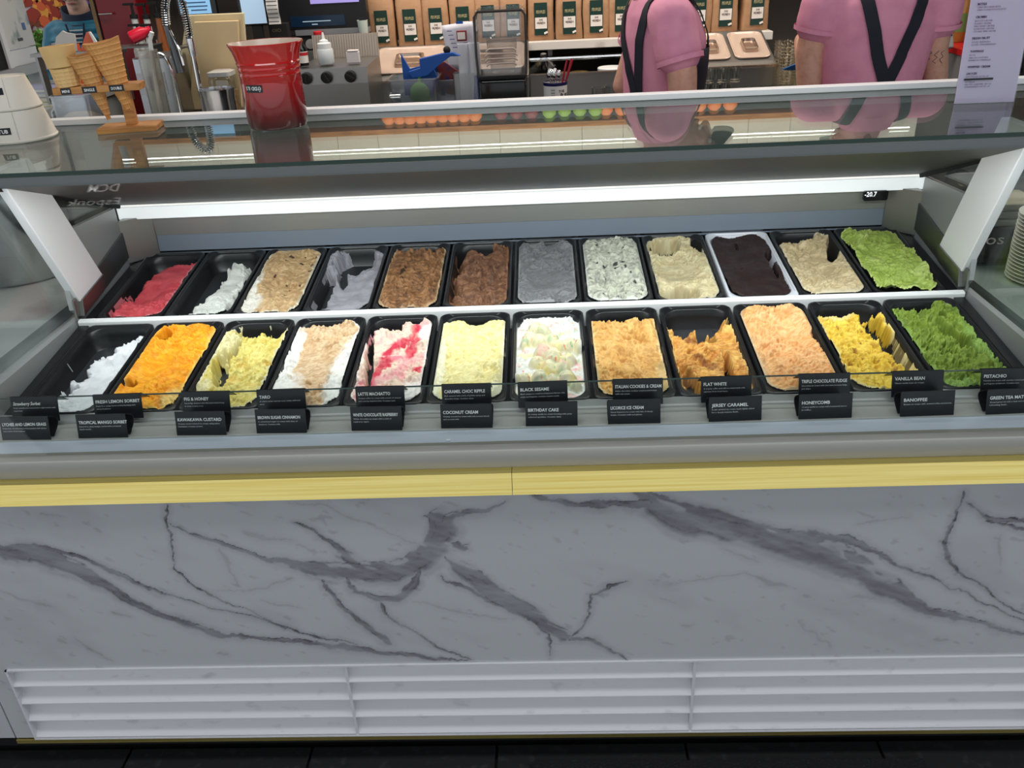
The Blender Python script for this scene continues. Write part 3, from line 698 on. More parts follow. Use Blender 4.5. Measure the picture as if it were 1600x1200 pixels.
FRONT = [
 ('lychee and lemongrass sorbet', 'snow white', dict(base=(226, 227, 230), alt=(206, 208, 212), amp=.7, uL=[(0, .10), (.2, .22), (.4, .30), (.6, .42), (.78, .62), (.9, .85), (1, 1.0)], rag=1.0, smear=.22, smx=60, smy=50, smooth=[(.75, .3, .3, .35, .3)], lvl=-.014, drop=.05, filmc=(190, 192, 196), filmk=.5)),
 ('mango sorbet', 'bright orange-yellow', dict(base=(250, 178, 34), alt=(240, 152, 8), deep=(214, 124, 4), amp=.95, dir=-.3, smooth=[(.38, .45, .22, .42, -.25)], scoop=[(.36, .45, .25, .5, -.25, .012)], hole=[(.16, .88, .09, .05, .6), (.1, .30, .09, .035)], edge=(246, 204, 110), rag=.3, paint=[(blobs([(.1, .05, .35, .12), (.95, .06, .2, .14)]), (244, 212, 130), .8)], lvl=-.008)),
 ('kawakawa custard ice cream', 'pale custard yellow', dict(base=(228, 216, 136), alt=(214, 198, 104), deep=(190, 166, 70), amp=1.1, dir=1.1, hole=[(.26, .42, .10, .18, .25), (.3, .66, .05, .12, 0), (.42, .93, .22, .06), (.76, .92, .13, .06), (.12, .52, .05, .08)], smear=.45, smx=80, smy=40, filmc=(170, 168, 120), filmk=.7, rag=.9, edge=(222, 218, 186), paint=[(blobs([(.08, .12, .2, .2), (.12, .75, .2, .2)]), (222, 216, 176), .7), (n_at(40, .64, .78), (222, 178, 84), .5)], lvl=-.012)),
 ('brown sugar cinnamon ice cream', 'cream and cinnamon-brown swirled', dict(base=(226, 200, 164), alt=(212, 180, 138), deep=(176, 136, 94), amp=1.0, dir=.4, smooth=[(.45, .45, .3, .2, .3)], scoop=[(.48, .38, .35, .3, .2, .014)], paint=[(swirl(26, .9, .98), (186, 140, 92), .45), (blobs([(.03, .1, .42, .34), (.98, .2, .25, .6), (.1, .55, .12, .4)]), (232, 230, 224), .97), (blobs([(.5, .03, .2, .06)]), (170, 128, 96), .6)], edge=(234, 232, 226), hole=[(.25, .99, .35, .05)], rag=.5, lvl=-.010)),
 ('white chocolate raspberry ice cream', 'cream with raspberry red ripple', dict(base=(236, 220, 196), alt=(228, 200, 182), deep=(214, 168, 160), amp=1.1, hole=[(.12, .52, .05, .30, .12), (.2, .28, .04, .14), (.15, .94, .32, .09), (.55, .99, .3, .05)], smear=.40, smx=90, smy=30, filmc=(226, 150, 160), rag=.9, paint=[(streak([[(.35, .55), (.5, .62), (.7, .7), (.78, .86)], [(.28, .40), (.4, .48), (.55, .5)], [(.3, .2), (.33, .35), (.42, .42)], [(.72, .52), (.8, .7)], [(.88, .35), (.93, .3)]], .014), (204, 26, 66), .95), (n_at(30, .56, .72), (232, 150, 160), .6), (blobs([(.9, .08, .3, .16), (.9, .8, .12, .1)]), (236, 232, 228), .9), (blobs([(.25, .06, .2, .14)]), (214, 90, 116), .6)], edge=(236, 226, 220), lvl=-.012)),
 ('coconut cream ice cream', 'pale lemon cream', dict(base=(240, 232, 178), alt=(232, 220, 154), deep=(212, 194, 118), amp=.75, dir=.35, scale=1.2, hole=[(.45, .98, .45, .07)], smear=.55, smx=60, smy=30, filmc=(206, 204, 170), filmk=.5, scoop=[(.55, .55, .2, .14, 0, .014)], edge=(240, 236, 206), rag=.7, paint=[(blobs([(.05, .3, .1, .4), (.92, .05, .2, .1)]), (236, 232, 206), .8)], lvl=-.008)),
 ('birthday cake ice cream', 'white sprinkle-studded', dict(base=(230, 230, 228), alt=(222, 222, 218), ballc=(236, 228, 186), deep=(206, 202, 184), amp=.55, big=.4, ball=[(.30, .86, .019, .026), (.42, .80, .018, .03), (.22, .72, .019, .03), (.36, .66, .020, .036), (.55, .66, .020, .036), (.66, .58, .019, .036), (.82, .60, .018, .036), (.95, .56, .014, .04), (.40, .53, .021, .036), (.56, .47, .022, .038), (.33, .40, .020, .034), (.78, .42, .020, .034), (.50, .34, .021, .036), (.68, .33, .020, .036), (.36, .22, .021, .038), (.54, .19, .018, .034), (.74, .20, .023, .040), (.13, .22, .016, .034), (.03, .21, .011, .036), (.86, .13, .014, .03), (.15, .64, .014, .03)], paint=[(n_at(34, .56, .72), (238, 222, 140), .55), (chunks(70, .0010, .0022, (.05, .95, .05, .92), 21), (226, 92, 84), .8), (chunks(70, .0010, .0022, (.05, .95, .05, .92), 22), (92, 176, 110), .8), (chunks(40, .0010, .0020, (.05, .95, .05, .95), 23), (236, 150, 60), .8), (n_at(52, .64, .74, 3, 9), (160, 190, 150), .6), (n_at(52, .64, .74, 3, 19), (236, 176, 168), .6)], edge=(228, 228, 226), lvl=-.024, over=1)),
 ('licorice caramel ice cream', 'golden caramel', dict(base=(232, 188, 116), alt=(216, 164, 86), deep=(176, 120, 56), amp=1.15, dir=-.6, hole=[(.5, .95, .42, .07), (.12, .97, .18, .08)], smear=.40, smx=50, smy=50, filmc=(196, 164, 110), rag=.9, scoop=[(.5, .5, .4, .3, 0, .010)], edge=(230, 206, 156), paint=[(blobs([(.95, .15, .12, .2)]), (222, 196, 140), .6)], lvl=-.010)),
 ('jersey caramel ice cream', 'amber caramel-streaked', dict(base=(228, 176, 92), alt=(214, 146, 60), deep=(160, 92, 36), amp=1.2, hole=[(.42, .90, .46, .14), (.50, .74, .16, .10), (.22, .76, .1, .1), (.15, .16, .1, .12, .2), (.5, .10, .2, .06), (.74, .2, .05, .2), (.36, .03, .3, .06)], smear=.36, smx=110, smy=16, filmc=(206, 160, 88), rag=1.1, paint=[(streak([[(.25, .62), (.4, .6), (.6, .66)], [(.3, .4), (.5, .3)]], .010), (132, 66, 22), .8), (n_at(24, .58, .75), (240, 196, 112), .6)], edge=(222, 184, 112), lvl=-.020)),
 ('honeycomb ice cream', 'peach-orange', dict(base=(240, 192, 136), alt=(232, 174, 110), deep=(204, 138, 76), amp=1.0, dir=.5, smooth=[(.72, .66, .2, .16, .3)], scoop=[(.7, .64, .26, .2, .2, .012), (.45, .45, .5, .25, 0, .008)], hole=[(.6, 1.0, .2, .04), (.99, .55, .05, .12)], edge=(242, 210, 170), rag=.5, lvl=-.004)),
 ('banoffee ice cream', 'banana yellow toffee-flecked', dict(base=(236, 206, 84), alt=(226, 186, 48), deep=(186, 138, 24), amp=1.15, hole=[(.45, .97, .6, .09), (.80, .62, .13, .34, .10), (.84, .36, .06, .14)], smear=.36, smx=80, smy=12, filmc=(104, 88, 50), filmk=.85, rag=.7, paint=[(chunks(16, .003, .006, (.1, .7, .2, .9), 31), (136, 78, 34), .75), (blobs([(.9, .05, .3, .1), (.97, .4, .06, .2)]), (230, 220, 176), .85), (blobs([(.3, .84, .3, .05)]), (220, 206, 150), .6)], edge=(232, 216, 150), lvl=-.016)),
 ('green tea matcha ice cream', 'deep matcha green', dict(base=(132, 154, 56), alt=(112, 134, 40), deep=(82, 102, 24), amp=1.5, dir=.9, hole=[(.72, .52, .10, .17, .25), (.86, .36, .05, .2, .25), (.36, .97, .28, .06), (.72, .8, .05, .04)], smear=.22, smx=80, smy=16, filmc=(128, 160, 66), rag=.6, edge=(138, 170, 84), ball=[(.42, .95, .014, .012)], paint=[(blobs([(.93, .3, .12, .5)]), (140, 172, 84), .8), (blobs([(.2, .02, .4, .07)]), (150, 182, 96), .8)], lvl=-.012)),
]
for row, lst, s0 in (('back', BACK, .3885), ('front', FRONT, .003)):
    for i, (fl_, col_, spec) in enumerate(lst):
        yy, zz = tub(s0 + PL / 2, .0)
        white = fl_.startswith('chocolate fudge')
        t = thing('ice_cream_pan', '%s pan of %s %s, %s row' % ('white' if white else 'black', col_, fl_.replace(' ice cream', ''), row), 'ice cream pan',
                  ((i - 5.5) * .17, yy, zz), (T, 0, 0), 'pans of ice cream in the %s row' % row)
        link('pan_shell', PANW if white else PANB, t)
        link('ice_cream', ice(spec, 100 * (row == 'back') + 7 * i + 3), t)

# ------------------------------------------------------------------ flavour cards
UP = [(-.949, 'Strawberry Sorbet', .057, ['Fresh strawberries turned into a light sorbet with', 'real fruit'], .25),
 (-.772, 'FRESH LEMON SORBET', .089, ['Dairy free, tangy lemon sorbet bursting with', 'citrus freshness'], 0),
 (-.601, 'FIG & HONEY', .050, ['Sweet figs drizzled with NZ native bush honey', 'in every creamy scoop'], 0),
 (-.444, 'TARO', .022, ['A classic Asian starchy root, nutty, mild and', 'sweet'], 0),
 (-.253, 'LATTE MACHIATTO', .064, ['Creamy coffee ice cream with a touch of caramel', 'and crunchy hazelnut bits. Contains nuts.'], 0),
 (-.081, 'CARAMEL CHOC RIPPLE', .080, ['Rich caramel with swirls of golden syrup and', 'chocolate fudge. Contains dairy.'], 0),
 (.075, 'BLACK SESAME', .056, ['Black sesame is a well loved Japanese flavour, rich,', 'nutty and fragrant, contains sesame seeds.'], 0),
 (.252, 'ITALIAN COOKIES & CREAM', .089, ['Italian chocolate cookies crushed and folded', 'with real cream.'], 0),
 (.426, 'FLAT WHITE', .044, ['A creamy coffee and milk ice cream made with', 'espresso from local beans.'], 0),
 (.611, 'TRIPLE CHOCOLATE FUDGE', .086, ['Chocolate ice cream with chocolate brownie fudge', 'and chips.'], 0),
 (.787, 'VANILLA BEAN', .056, ['Classic vanilla bean ice cream.'], 0),
 (.954, 'PISTACHIO', .042, ['Pistachio ice cream with crunchy roasted pistachios', 'and fragrant cardamom. Contains nuts.'], 0)]
LOW = [(-.939, 'LYCHEE AND LEMON GRASS', .089, ['Dairy free. A refreshing sorbet packed with lychee', 'and a hint of lemongrass.'], 1),
 (-.786, 'TROPICAL MANGO SORBET', .096, ['Dairy free, juicy mango sorbet with a tropical', 'finish inside'], 1),
 (-.591, 'KAWAKAWA CUSTARD', .087, ['Creamy custard infused ice cream, using native', 'Kawakawa. Contains alcohol.'], 1),
 (-.434, 'BROWN SUGAR CINNAMON', .083, ['A caramelised sugar ice cream with hints of', 'cinnamon. Contains milk.'], 1),
 (-.249, 'WHITE CHOCOLATE RASPBERRY', .087, ['White chocolate ice cream with a swirl of', 'raspberry ripple.'], 1),
 (-.076, 'COCONUT CREAM', .067, ['Creamy coconut ice cream with real coconut shreds', 'and coconut milk.'], 1),
 (.086, 'BIRTHDAY CAKE', .058, ['A creamy vanilla ice cream bursting with party', 'coloured sprinkles. Contains dairy.'], 1),
 (.242, 'LICORICE ICE CREAM', .062, ['Sweet liquorice ice cream with bits of chewy', 'treats. Contains milk and gluten.'], 1),
 (.431, 'JERSEY CARAMEL', .068, ['A salt caramel ice cream made lightly salted', 'for a deeply buttery finish.'], -1),
 (.598, 'HONEYCOMB', .052, ['Creamy vanilla ice cream with honeycomb pieces', 'in toffee.'], -1),
 (.785, 'BANOFFEE', .043, ['Banana ice cream with caramel toffee and biscuit.'], -1),
 (.941, 'GREEN TEA MATCHA', .080, ['Ground green tea with a clean and creamy', 'refreshing finish.'], -1)]
def card(name, label, loc, prof_front, back_prof, title, tw, lines, w_, italic, group, rz=0., titleh=.0072, ty=.72):
    t = thing(name, label, 'flavour card', loc, (0, 0, rz), group)
    (y0, z0), (y1, z1) = prof_front
    th = .0016
    obj('front_plate', MB().prism([(y0, z0), (y1, z1), (y1 + th, z1 - .0004), (y0 + th, z0)], 'x', -w_ / 2, w_ / 2), CARD, t)
    obj('back_plate', MB().prism(back_prof, 'x', -w_ / 2, w_ / 2), CARD, t)
    up = Vector((0, y1 - y0, z1 - z0)); L = up.length; up.normalize()
    nrm = Vector((0, -up.z, up.y)) * .0006
    def at_(fr): return Vector((-w_ / 2 + .005, y0, z0)) + up * (L * fr) + nrm
    obj('title', MB().text(title, at_(ty), (1, 0, 0), up, tw, titleh * (.95 if not italic else 1.0), bold=.022, italic=italic), INK, t)
    b = MB()
    for k, ln in enumerate(lines):
        b.text(ln, at_(ty - .135 - .115 * k), (1, 0, 0), up, min(.0018 * len(ln), w_ - .010), .0027, res=1, bold=.02)
    obj('description', b, mat('pale_ink', rgb(185, 188, 192), .6), t)
    return t
rr = random.Random(8)
for i, (x, ti, tw, ln, it) in enumerate(UP):
    card('flavour_card', 'black flavour card reading %s clipped on the low glass' % ti.title(), (x, 0, 0), ((.176, .7895), (.1905, .8375)),
         [(.1905, .8375), (.1915, .8368), (.223, .812), (.222, .811)] if False else [(.1925, .8375), (.1940, .8375), (.2235, .8130), (.2225, .8122)], ti, tw, ln, .097, it, 'upper row of flavour cards', rr.uniform(-.025, .025), .0068, .66)
for i, (x, ti, tw, ln, sd) in enumerate(LOW):
    bp = [(.019, .046)] + [(.019 + .026 * math.sin(PI * k / 10) * (1 if k < 6 else 1.0), .046 - .045 * k / 10) for k in range(1, 11)]
    bp = bp + [(p[0] - .0015, p[1]) for p in reversed(bp)]
    card('flavour_card', 'black flavour card reading %s standing on the steel ledge' % ti.title(), (x, .1195, .7795), ((.0, .0005), (.012, .0465)),
         [(p[0] - .006, p[1]) for p in bp], ti, tw, ln, .0985, 0, 'lower row of flavour cards', rr.uniform(-.012, .012) + sd * -.02, .0066, .60)
tag(obj('paper_scrap', MB().cbox((-0.108, 0.081, .7775), (.008, .005, .002)), WHITEP, bevel=.0005), 'tiny white scrap lying on the steel ledge', 'scrap')

# ------------------------------------------------------------------ standing on the glass top (z = 1.2512)
GT = 1.2512
# red utensil crock
CX, CY = -0.512, 0.690
ck = thing('utensil_crock', 'glossy red stoneware crock fading to burgundy on the glass top', 'crock', (CX, CY, GT))
prof = [(.052, 0), (.062, .002), (.066, .010), (.067, .05), (.0665, .095), (.066, .112), (.0672, .114), (.066, .117), (.0665, .124), (.068, .126), (.0668, .129), (.068, .136), (.0695, .138), (.068, .141), (.070, .150), (.074, .163), (.079, .173), (.081, .177), (.0805, .179), (.078, .1785), (.0735, .168), (.066, .150), (.0625, .12), (.0615, .012), (.0, .010)]
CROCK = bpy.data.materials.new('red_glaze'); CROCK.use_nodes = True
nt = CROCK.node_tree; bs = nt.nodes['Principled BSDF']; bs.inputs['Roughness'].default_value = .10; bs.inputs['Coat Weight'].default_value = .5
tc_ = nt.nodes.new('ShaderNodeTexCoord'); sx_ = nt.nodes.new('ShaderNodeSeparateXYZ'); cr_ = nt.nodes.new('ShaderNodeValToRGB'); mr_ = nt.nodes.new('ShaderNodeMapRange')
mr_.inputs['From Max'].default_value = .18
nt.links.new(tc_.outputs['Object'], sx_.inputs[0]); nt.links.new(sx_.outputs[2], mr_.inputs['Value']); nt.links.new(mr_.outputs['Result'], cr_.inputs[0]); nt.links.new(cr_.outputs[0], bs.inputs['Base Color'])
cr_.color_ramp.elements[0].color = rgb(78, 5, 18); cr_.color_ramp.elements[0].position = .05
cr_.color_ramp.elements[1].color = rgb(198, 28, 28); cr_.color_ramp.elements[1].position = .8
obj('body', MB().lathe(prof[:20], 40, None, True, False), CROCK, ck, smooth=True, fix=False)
obj('lining', MB().lathe(prof[19:], 40, None, False, True), mat('cream_glaze', rgb(222, 205, 188), .2), ck, smooth=True, fix=False)
st_ = MB()
a0 = R(-128); a1 = R(-92); n_ = 8
ring = [[(.0676 * math.cos(a0 + (a1 - a0) * i / n_), .0676 * math.sin(a0 + (a1 - a0) * i / n_), z) for i in range(n_ + 1)] for z in (.083, .0985)]
st_.loft(ring, False, False, False)
sk = obj('sticker', st_, CARD, ck, smooth=True)
lt = MB()
for k, ch in enumerate('STICKS'):
    a = R(-126.5 + 4.4 * k); p = Vector((.0682 * math.cos(a), .0682 * math.sin(a), .088)); lt.text(ch, p, (-math.sin(a), math.cos(a), 0), (0, 0, 1), height=.0075, bold=.02)
a = R(-97); p = Vector((.0682 * math.cos(a), .0682 * math.sin(a), .0845)); rv = Vector((-math.sin(a), math.cos(a), 0)); zv = Vector((0, 0, 1))
lt.tube([p + rv * -.003 + zv * .006, p + zv * 0, p + rv * .003 + zv * .006], .0006, 5); lt.tube([p + rv * (.003 * math.cos(q)) + zv * (.006 + .0045 * math.sin(q)) for q in [PI * k / 8 for k in range(9)]], .0006, 5)
lt.tube([p + rv * -.003 + zv * .006, p + rv * .003 + zv * .006], .0006, 5)
obj('lettering', lt, INK, sk)

# cone stand
WOOD = mat('pine_wood', rgb(196, 138, 76), .45, noise=((12, 60, 120), rgb(150, 94, 44), .4, .7))
SX, SY = -0.868, 0.722
cs = thing('cone_stand', 'small pine stand holding three ice cream cones on the glass top', 'stand', (SX, SY, GT), (0, 0, R(9)))
obj('base', MB().box(-.066, .066, -.038, .038, 0, .013), WOOD, cs, bevel=.002)
obj('post', MB().box(-.006, .018, -.009, .009, .013, .089), WOOD, cs, bevel=.0015)
sh_ = obj('shelf', MB().box(-.140, .048, -.026, .026, .089, .104), WOOD, cs, bevel=.0015)
for x0, x1, tx in ((-.122, -.100, 'MINI'), (-.076, -.045, 'SINGLE'), (-.018, .014, 'DOUBLE')):
    s1 = obj('sticker', MB().box(x0, x1, -.0268, -.0262, .0895, .1035), CARD, cs)
    obj('lettering', MB().text(tx, ((x0 + x1) / 2, -.0272, .0935), (1, 0, 0), (0, 0, 1), (x1 - x0) * .72, .006, 'C', bold=.02), INK, s1)
def waffle(r0, r1, h, na, nz, amp, n=60, m=60, rim=.0015, skew=0., flat=0.):
    # cone wall with a raised waffle grid, outside and inside skin
    vs = []; rings = []
    for k in range(m + 1):
        t = k / m; r = r0 + (r1 - r0) * t; z = h * t; rg = []
        for i in range(n):
            a = 2 * PI * i / n
            g1 = abs(math.sin(na / 2 * a + skew * t * 8)); g2 = abs(math.sin(PI * nz * t))
            rg.append(((r + amp * (max(g1 ** .4, 0) * g2 ** .4 * -1 + 1)) * math.cos(a), (r + amp * (1 - g1 ** .4 * g2 ** .4)) * math.sin(a), z + (rim * math.sin(2 * a + 1) if k == m else 0)))
        rings.append(rg)
    inner = [[(max(r1 - .002, .001) * math.cos(2 * PI * i / n), max(r1 - .002, .001) * math.sin(2 * PI * i / n), rings[-1][i][2]) for i in range(n)],
             [(max(r0 * .5, .001) * math.cos(2 * PI * i / n), max(r0 * .5, .001) * math.sin(2 * PI * i / n), h * .25) for i in range(n)]]
    return MB().loft(rings + inner, True, True)
CONE1 = mat('wafer', rgb(222, 184, 124), .6); CONE2 = mat('sugar_cone', rgb(206, 152, 92), .55); CONE3 = mat('waffle_cone', rgb(212, 154, 90), .55)
M_ = Matrix.Translation((SX, SY, GT)) @ Matrix.Rotation(R(9), 4, 'Z')
def on_stand(x, y, z): return tuple(M_ @ Vector((x, y, z)))
c1 = thing('wafer_cup_cone', 'pale flat-bottomed wafer cup cone at the left of the pine stand', 'ice cream cone', on_stand(-.110, 0, .1045), (0, R(-3), 0), 'cones in the pine stand')
obj('cup', waffle(.0245, .0285, .040, 16, 5, .0012, 96, 40), CONE1, c1, smooth=True)
obj('bowl', MB().lathe([(.0285, .040), (.0315, .042), (.0335, .060), (.0345, .062), (.036, .076), (.0375, .084), (.0365, .085), (.033, .07), (.027, .045), (.0, .044)], 40), CONE1, c1, smooth=True)
c2 = thing('sugar_cone', 'small brown sugar cone in the middle of the pine stand', 'ice cream cone', on_stand(-.043, 0, .027), (R(2), R(-8), .3), 'cones in the pine stand')
obj('cone', waffle(.003, .031, .144, 16, 12, .0020, 112, 108, .003, .5), CONE2, c2, smooth=True)
c3 = thing('waffle_cone', 'large waffle cone at the right of the pine stand', 'ice cream cone', on_stand(.0105, 0, .026), (R(2), R(-9), .1), 'cones in the pine stand')
obj('cone', waffle(.004, .0375, .170, 20, 15, .0020, 140, 120, .0025, .06), CONE3, c3, smooth=True)

# upturned paper cups
PAPER = mat('paper_cup', rgb(226, 220, 208), .55)
ux, uy = -1.143 + .036, 0.649 + .03
for k, (z, r0, r1, h, tx, lb) in enumerate(((0, .079, .0625, .066, 'TUB', 'white upturned paper tub under the smaller cup'), (.0665, .0640, .045, .068, 'CUP', 'smaller white upturned paper cup on top, label reading CUP'))):
    t = thing('paper_cup', lb, 'paper cup', (ux, uy, GT + z), (0, 0, 0), 'upturned paper cups beside the pine stand')
    obj('wall', MB().lathe([(r0 - .003, .0), (r0 - .001, .001), (r0, .004), (r0 - .001, .006), (r0 - .0022, .0070), (r1, h), (r1 - .001, h), (r0 - .008, .006), (r0 - .008, 0)], 48, None, False, False), PAPER, t, smooth=True, fix=False)
    obj('bottom', MB().lathe([(r1, h - .004), (r1 - .004, h - .0025), (.0, h - .0025)], 48, None, False, False), PAPER, t, smooth=True, fix=False)
    sl = (r0 - .0022 - r1) / (h - .007); zc = h * .62 if k else h * .42
    a = R(-84); rr_ = r0 - .0022 - sl * (zc - .007) + .0008
    cz = 1 / math.sqrt(1 + sl * sl)
    def on(da, dz): return Vector(((rr_ - sl * dz) * math.cos(a + da), (rr_ - sl * dz) * math.sin(a + da), zc + dz))
    hw_ = .016 / rr_
    q = MB().loft([[on(-hw_ + 2 * hw_ * i / 8, dz) for i in range(9)] for dz in (-.007, .007)], False, False, False)
    s2 = obj('sticker', q, CARD, t, fix=False)
    tb2 = MB()
    for i, ch in enumerate(tx):
        da = (-.010 + .0075 * i) / rr_; rv = Vector((-math.sin(a + da), math.cos(a + da), 0)); p = on(da, -.004) + Vector((math.cos(a + da), math.sin(a + da), .2)) * .0006
        tb2.text(ch, p, rv, Vector((-sl * math.cos(a + da), -sl * math.sin(a + da), 1)), height=.008, bold=.02)
    obj('lettering', tb2, INK, s2)
    obj('seam', MB().tube([((r0 - .002) * math.cos(R(-62)), (r0 - .002) * math.sin(R(-62)), .008), ((r1 + .0006) * math.cos(R(-62)), (r1 + .0006) * math.sin(R(-62)), h)], .0007, 5), mat('paper_seam', rgb(206, 200, 188), .6), t)

# mauve toppings list in a clear stand
mx, my = 1.015, 0.609
mn = thing('toppings_menu', 'mauve toppings list standing upright at the right end of the glass top', 'menu', (mx, my, GT), (R(-4), 0, R(-2)))
obj('sheet', MB().box(-.060, .060, -.0012, .0012, .001, .30), mat('mauve_paper', rgb(218, 194, 224), .5), mn)
obj('holder', MB().box(-.0605, .0605, -.004, -.0035, 0, .30).box(-.0605, .0605, .0035, .004, 0, .30).box(-.06, .06, -.004, .05, -.0008, .0006), CLEARPL, mn)
b1, b2 = MB(), MB()
MENU = [('BITES', .190, .018, 1), ('CAKE BROWNIE BITES', .1845, .046, 0), ('CAKE COOKIE DOUGH BITES', .1795, .057, 0), ('CRUMBS', .166, .022, 1), ('BISCUIT CRUMB', .159, .034, 0), ('FLAKEY CRUMB', .154, .032, 0), ('MALTESER CRUMB', .149, .040, 0), ('PISTACHIO CRUMB', .144, .040, 0), ('COOKIE TIME CRUMB', .139, .044, 0), ('FRESH FRUIT', .126, .035, 1), ('SLICED BANANAS', .119, .037, 0), ('SLICED STRAWBERRIES', .114, .049, 0), ('TOPPINGS', .101, .027, 1), ('NUTS', .094, .012, 0), ('MINI CHOCOLATE BITS', .089, .038, 0), ('RAINBOW SPRINKLES', .084, .044, 0), ('WHIPPED CREAM', .071, .045, 1), ('SAUCES', .058, .021, 1), ('HOT FUDGE SAUCE GF', .052, .045, 0), ('NUTELLA', .042, .019, 0), ('SALTED CARAMEL SAUCE', .037, .053, 0), ('STRAWBERRY SAUCE GF', .032, .051, 0)]
for tx, z, w_, hd in MENU:
    (b1 if hd else b2).text(tx, (-.047, -.0045, z), (1, 0, 0), (0, 0, 1), w_, .0042 if hd else .0033, bold=.03 if hd else .0, res=1)
DINK = mat('dark_ink', rgb(52, 38, 68), .6)
obj('headings', b1, DINK, mn); obj('lettering', b2, mat('soft_ink', rgb(96, 78, 112), .6), mn)
obj('strike_bar', MB().box(-.050, .008, -.0052, -.0044, .0465, .0505), CARD, mn)

# ------------------------------------------------------------------ work counter and back shelf
BC = .94
wc = thing('work_counter', 'long stainless work counter along the back of the shop', 'counter', (.3, 2.2, 0))
obj('worktop', MB().box(-1.75, 1.18, -.52, .40, BC - .04, BC), STEELD, wc, bevel=.003)
obj('cabinet', MB().box(-1.72, 1.16, -.48, .40, .08, BC - .041), mat('cabinet_grey', rgb(120, 118, 114), .4, .4), wc)
SHZ = 1.21
ms = thing('marble_shelf', 'white marble shelf carrying the row of coffee bags', 'shelf', (0, 0, 0))
sx0, sx1 = -0.633, 1.073
obj('slab', MB().box(sx0, sx1, 2.62, 3.0, SHZ - .034, SHZ), mat('shelf_marble', rgb(226, 220, 212), .3, noise=((5, 9, 9), rgb(160, 150, 144), .56, .7)), ms, bevel=.002)
obj('back_panel', MB().box(sx0 + .02, sx1 - .02, 2.97, 3.0, .945, SHZ - .035), mat('niche_brown', rgb(88, 72, 62), .5), ms)
for x in (sx0 + .02, (sx0 + sx1) / 2 - .1, sx1 - .03):
    obj('bracket', MB().box(x, x + .02, 2.70, 2.969, .945, SHZ - .035), STEELD, ms)
obj('lower_rail', MB().tube([(sx0 + .05, 2.66, 1.135), (sx1 - .05, 2.66, 1.135)], .012, 10), STEELP, ms, smooth=True)

# ingredient wells with clear lids
LID = glass('smoked_lid', (.86, .80, .76, 1), .10, .05)
PINKST = mat('warm_steel', rgb(190, 172, 158), .25, .9)
def saladette(x0, x1, zt, label, lids, group):
    t = thing('ingredient_well', label, 'food well', (x0, 2.30, BC + .0005), (0, 0, 0), group)
    W = x1 - x0; h = zt - BC
    obj('housing', MB().prism([(0, 0), (0, h), (.03, h + .012), (.30, h + .10), (.31, h + .10), (.31, 0)], 'x', 0, W), STEELD, t)
    obj('front_edge', MB().box(0, W, -.006, .008, h - .008, h + .004), PINKST, t, bevel=.002)
    n = len(lids)
    sl = Vector((0, .27, .088)).normalized(); nn = Vector((0, -sl.z, sl.y))
    Mx = Matrix(((1, 0, 0, 0), (0, sl.y, nn.y, .035), (0, sl.z, nn.z, h + .0145), (0, 0, 0, 1)))
    for a, b_ in lids:
        cx, w_ = (a + b_) / 2 * W, (b_ - a) * W
        rg = [[(p[0] + cx, p[1] + .135, z) for p in rrect(w_ * q, .25 * q, .03, 5)] for q, z in ((.97, .001), (.97, .006), (.92, .008), (.86, .003), (.80, .0035))]
        l_ = obj('pan_lid', MB().loft(rg, True, True, True, Mx), mat('lid_polycarbonate', rgb(196, 172, 156), .15, coat=.3), t, smooth=True, angle=30)
        rg = [[(p[0] + cx, p[1] + .115, z) for p in rrect(w_ * .40 * q, .10 * q, .012, 4)] for q, z in ((1., .004), (.96, .020), (.80, .021), (.72, .012))]
        obj('handle', MB().loft(rg, True, True, True, Mx), PINKST, l_, smooth=True, angle=30)
    return t
saladette(-0.618, 0.038, 1.120, 'stainless ingredient well with lids left of the blender', ((.02, .48), (.52, .98)), 'stainless ingredient wells')
saladette(0.455, 1.018, 1.118, 'stainless ingredient well with two lids right of the left staff member', ((.445, .705), (.725, .985)), 'stainless ingredient wells')
ob = thing('open_bin_front', 'dull steel front panel of the open niche behind the white mug', 'panel', (0, 0, 0))
obj('panel', MB().box(0.043, 0.447, 2.34, 2.36, BC + .0005, 1.115), STEELD, ob)
obj('lip', MB().box(0.043, 0.447, 2.336, 2.345, 1.113, 1.118), PINKST, ob)

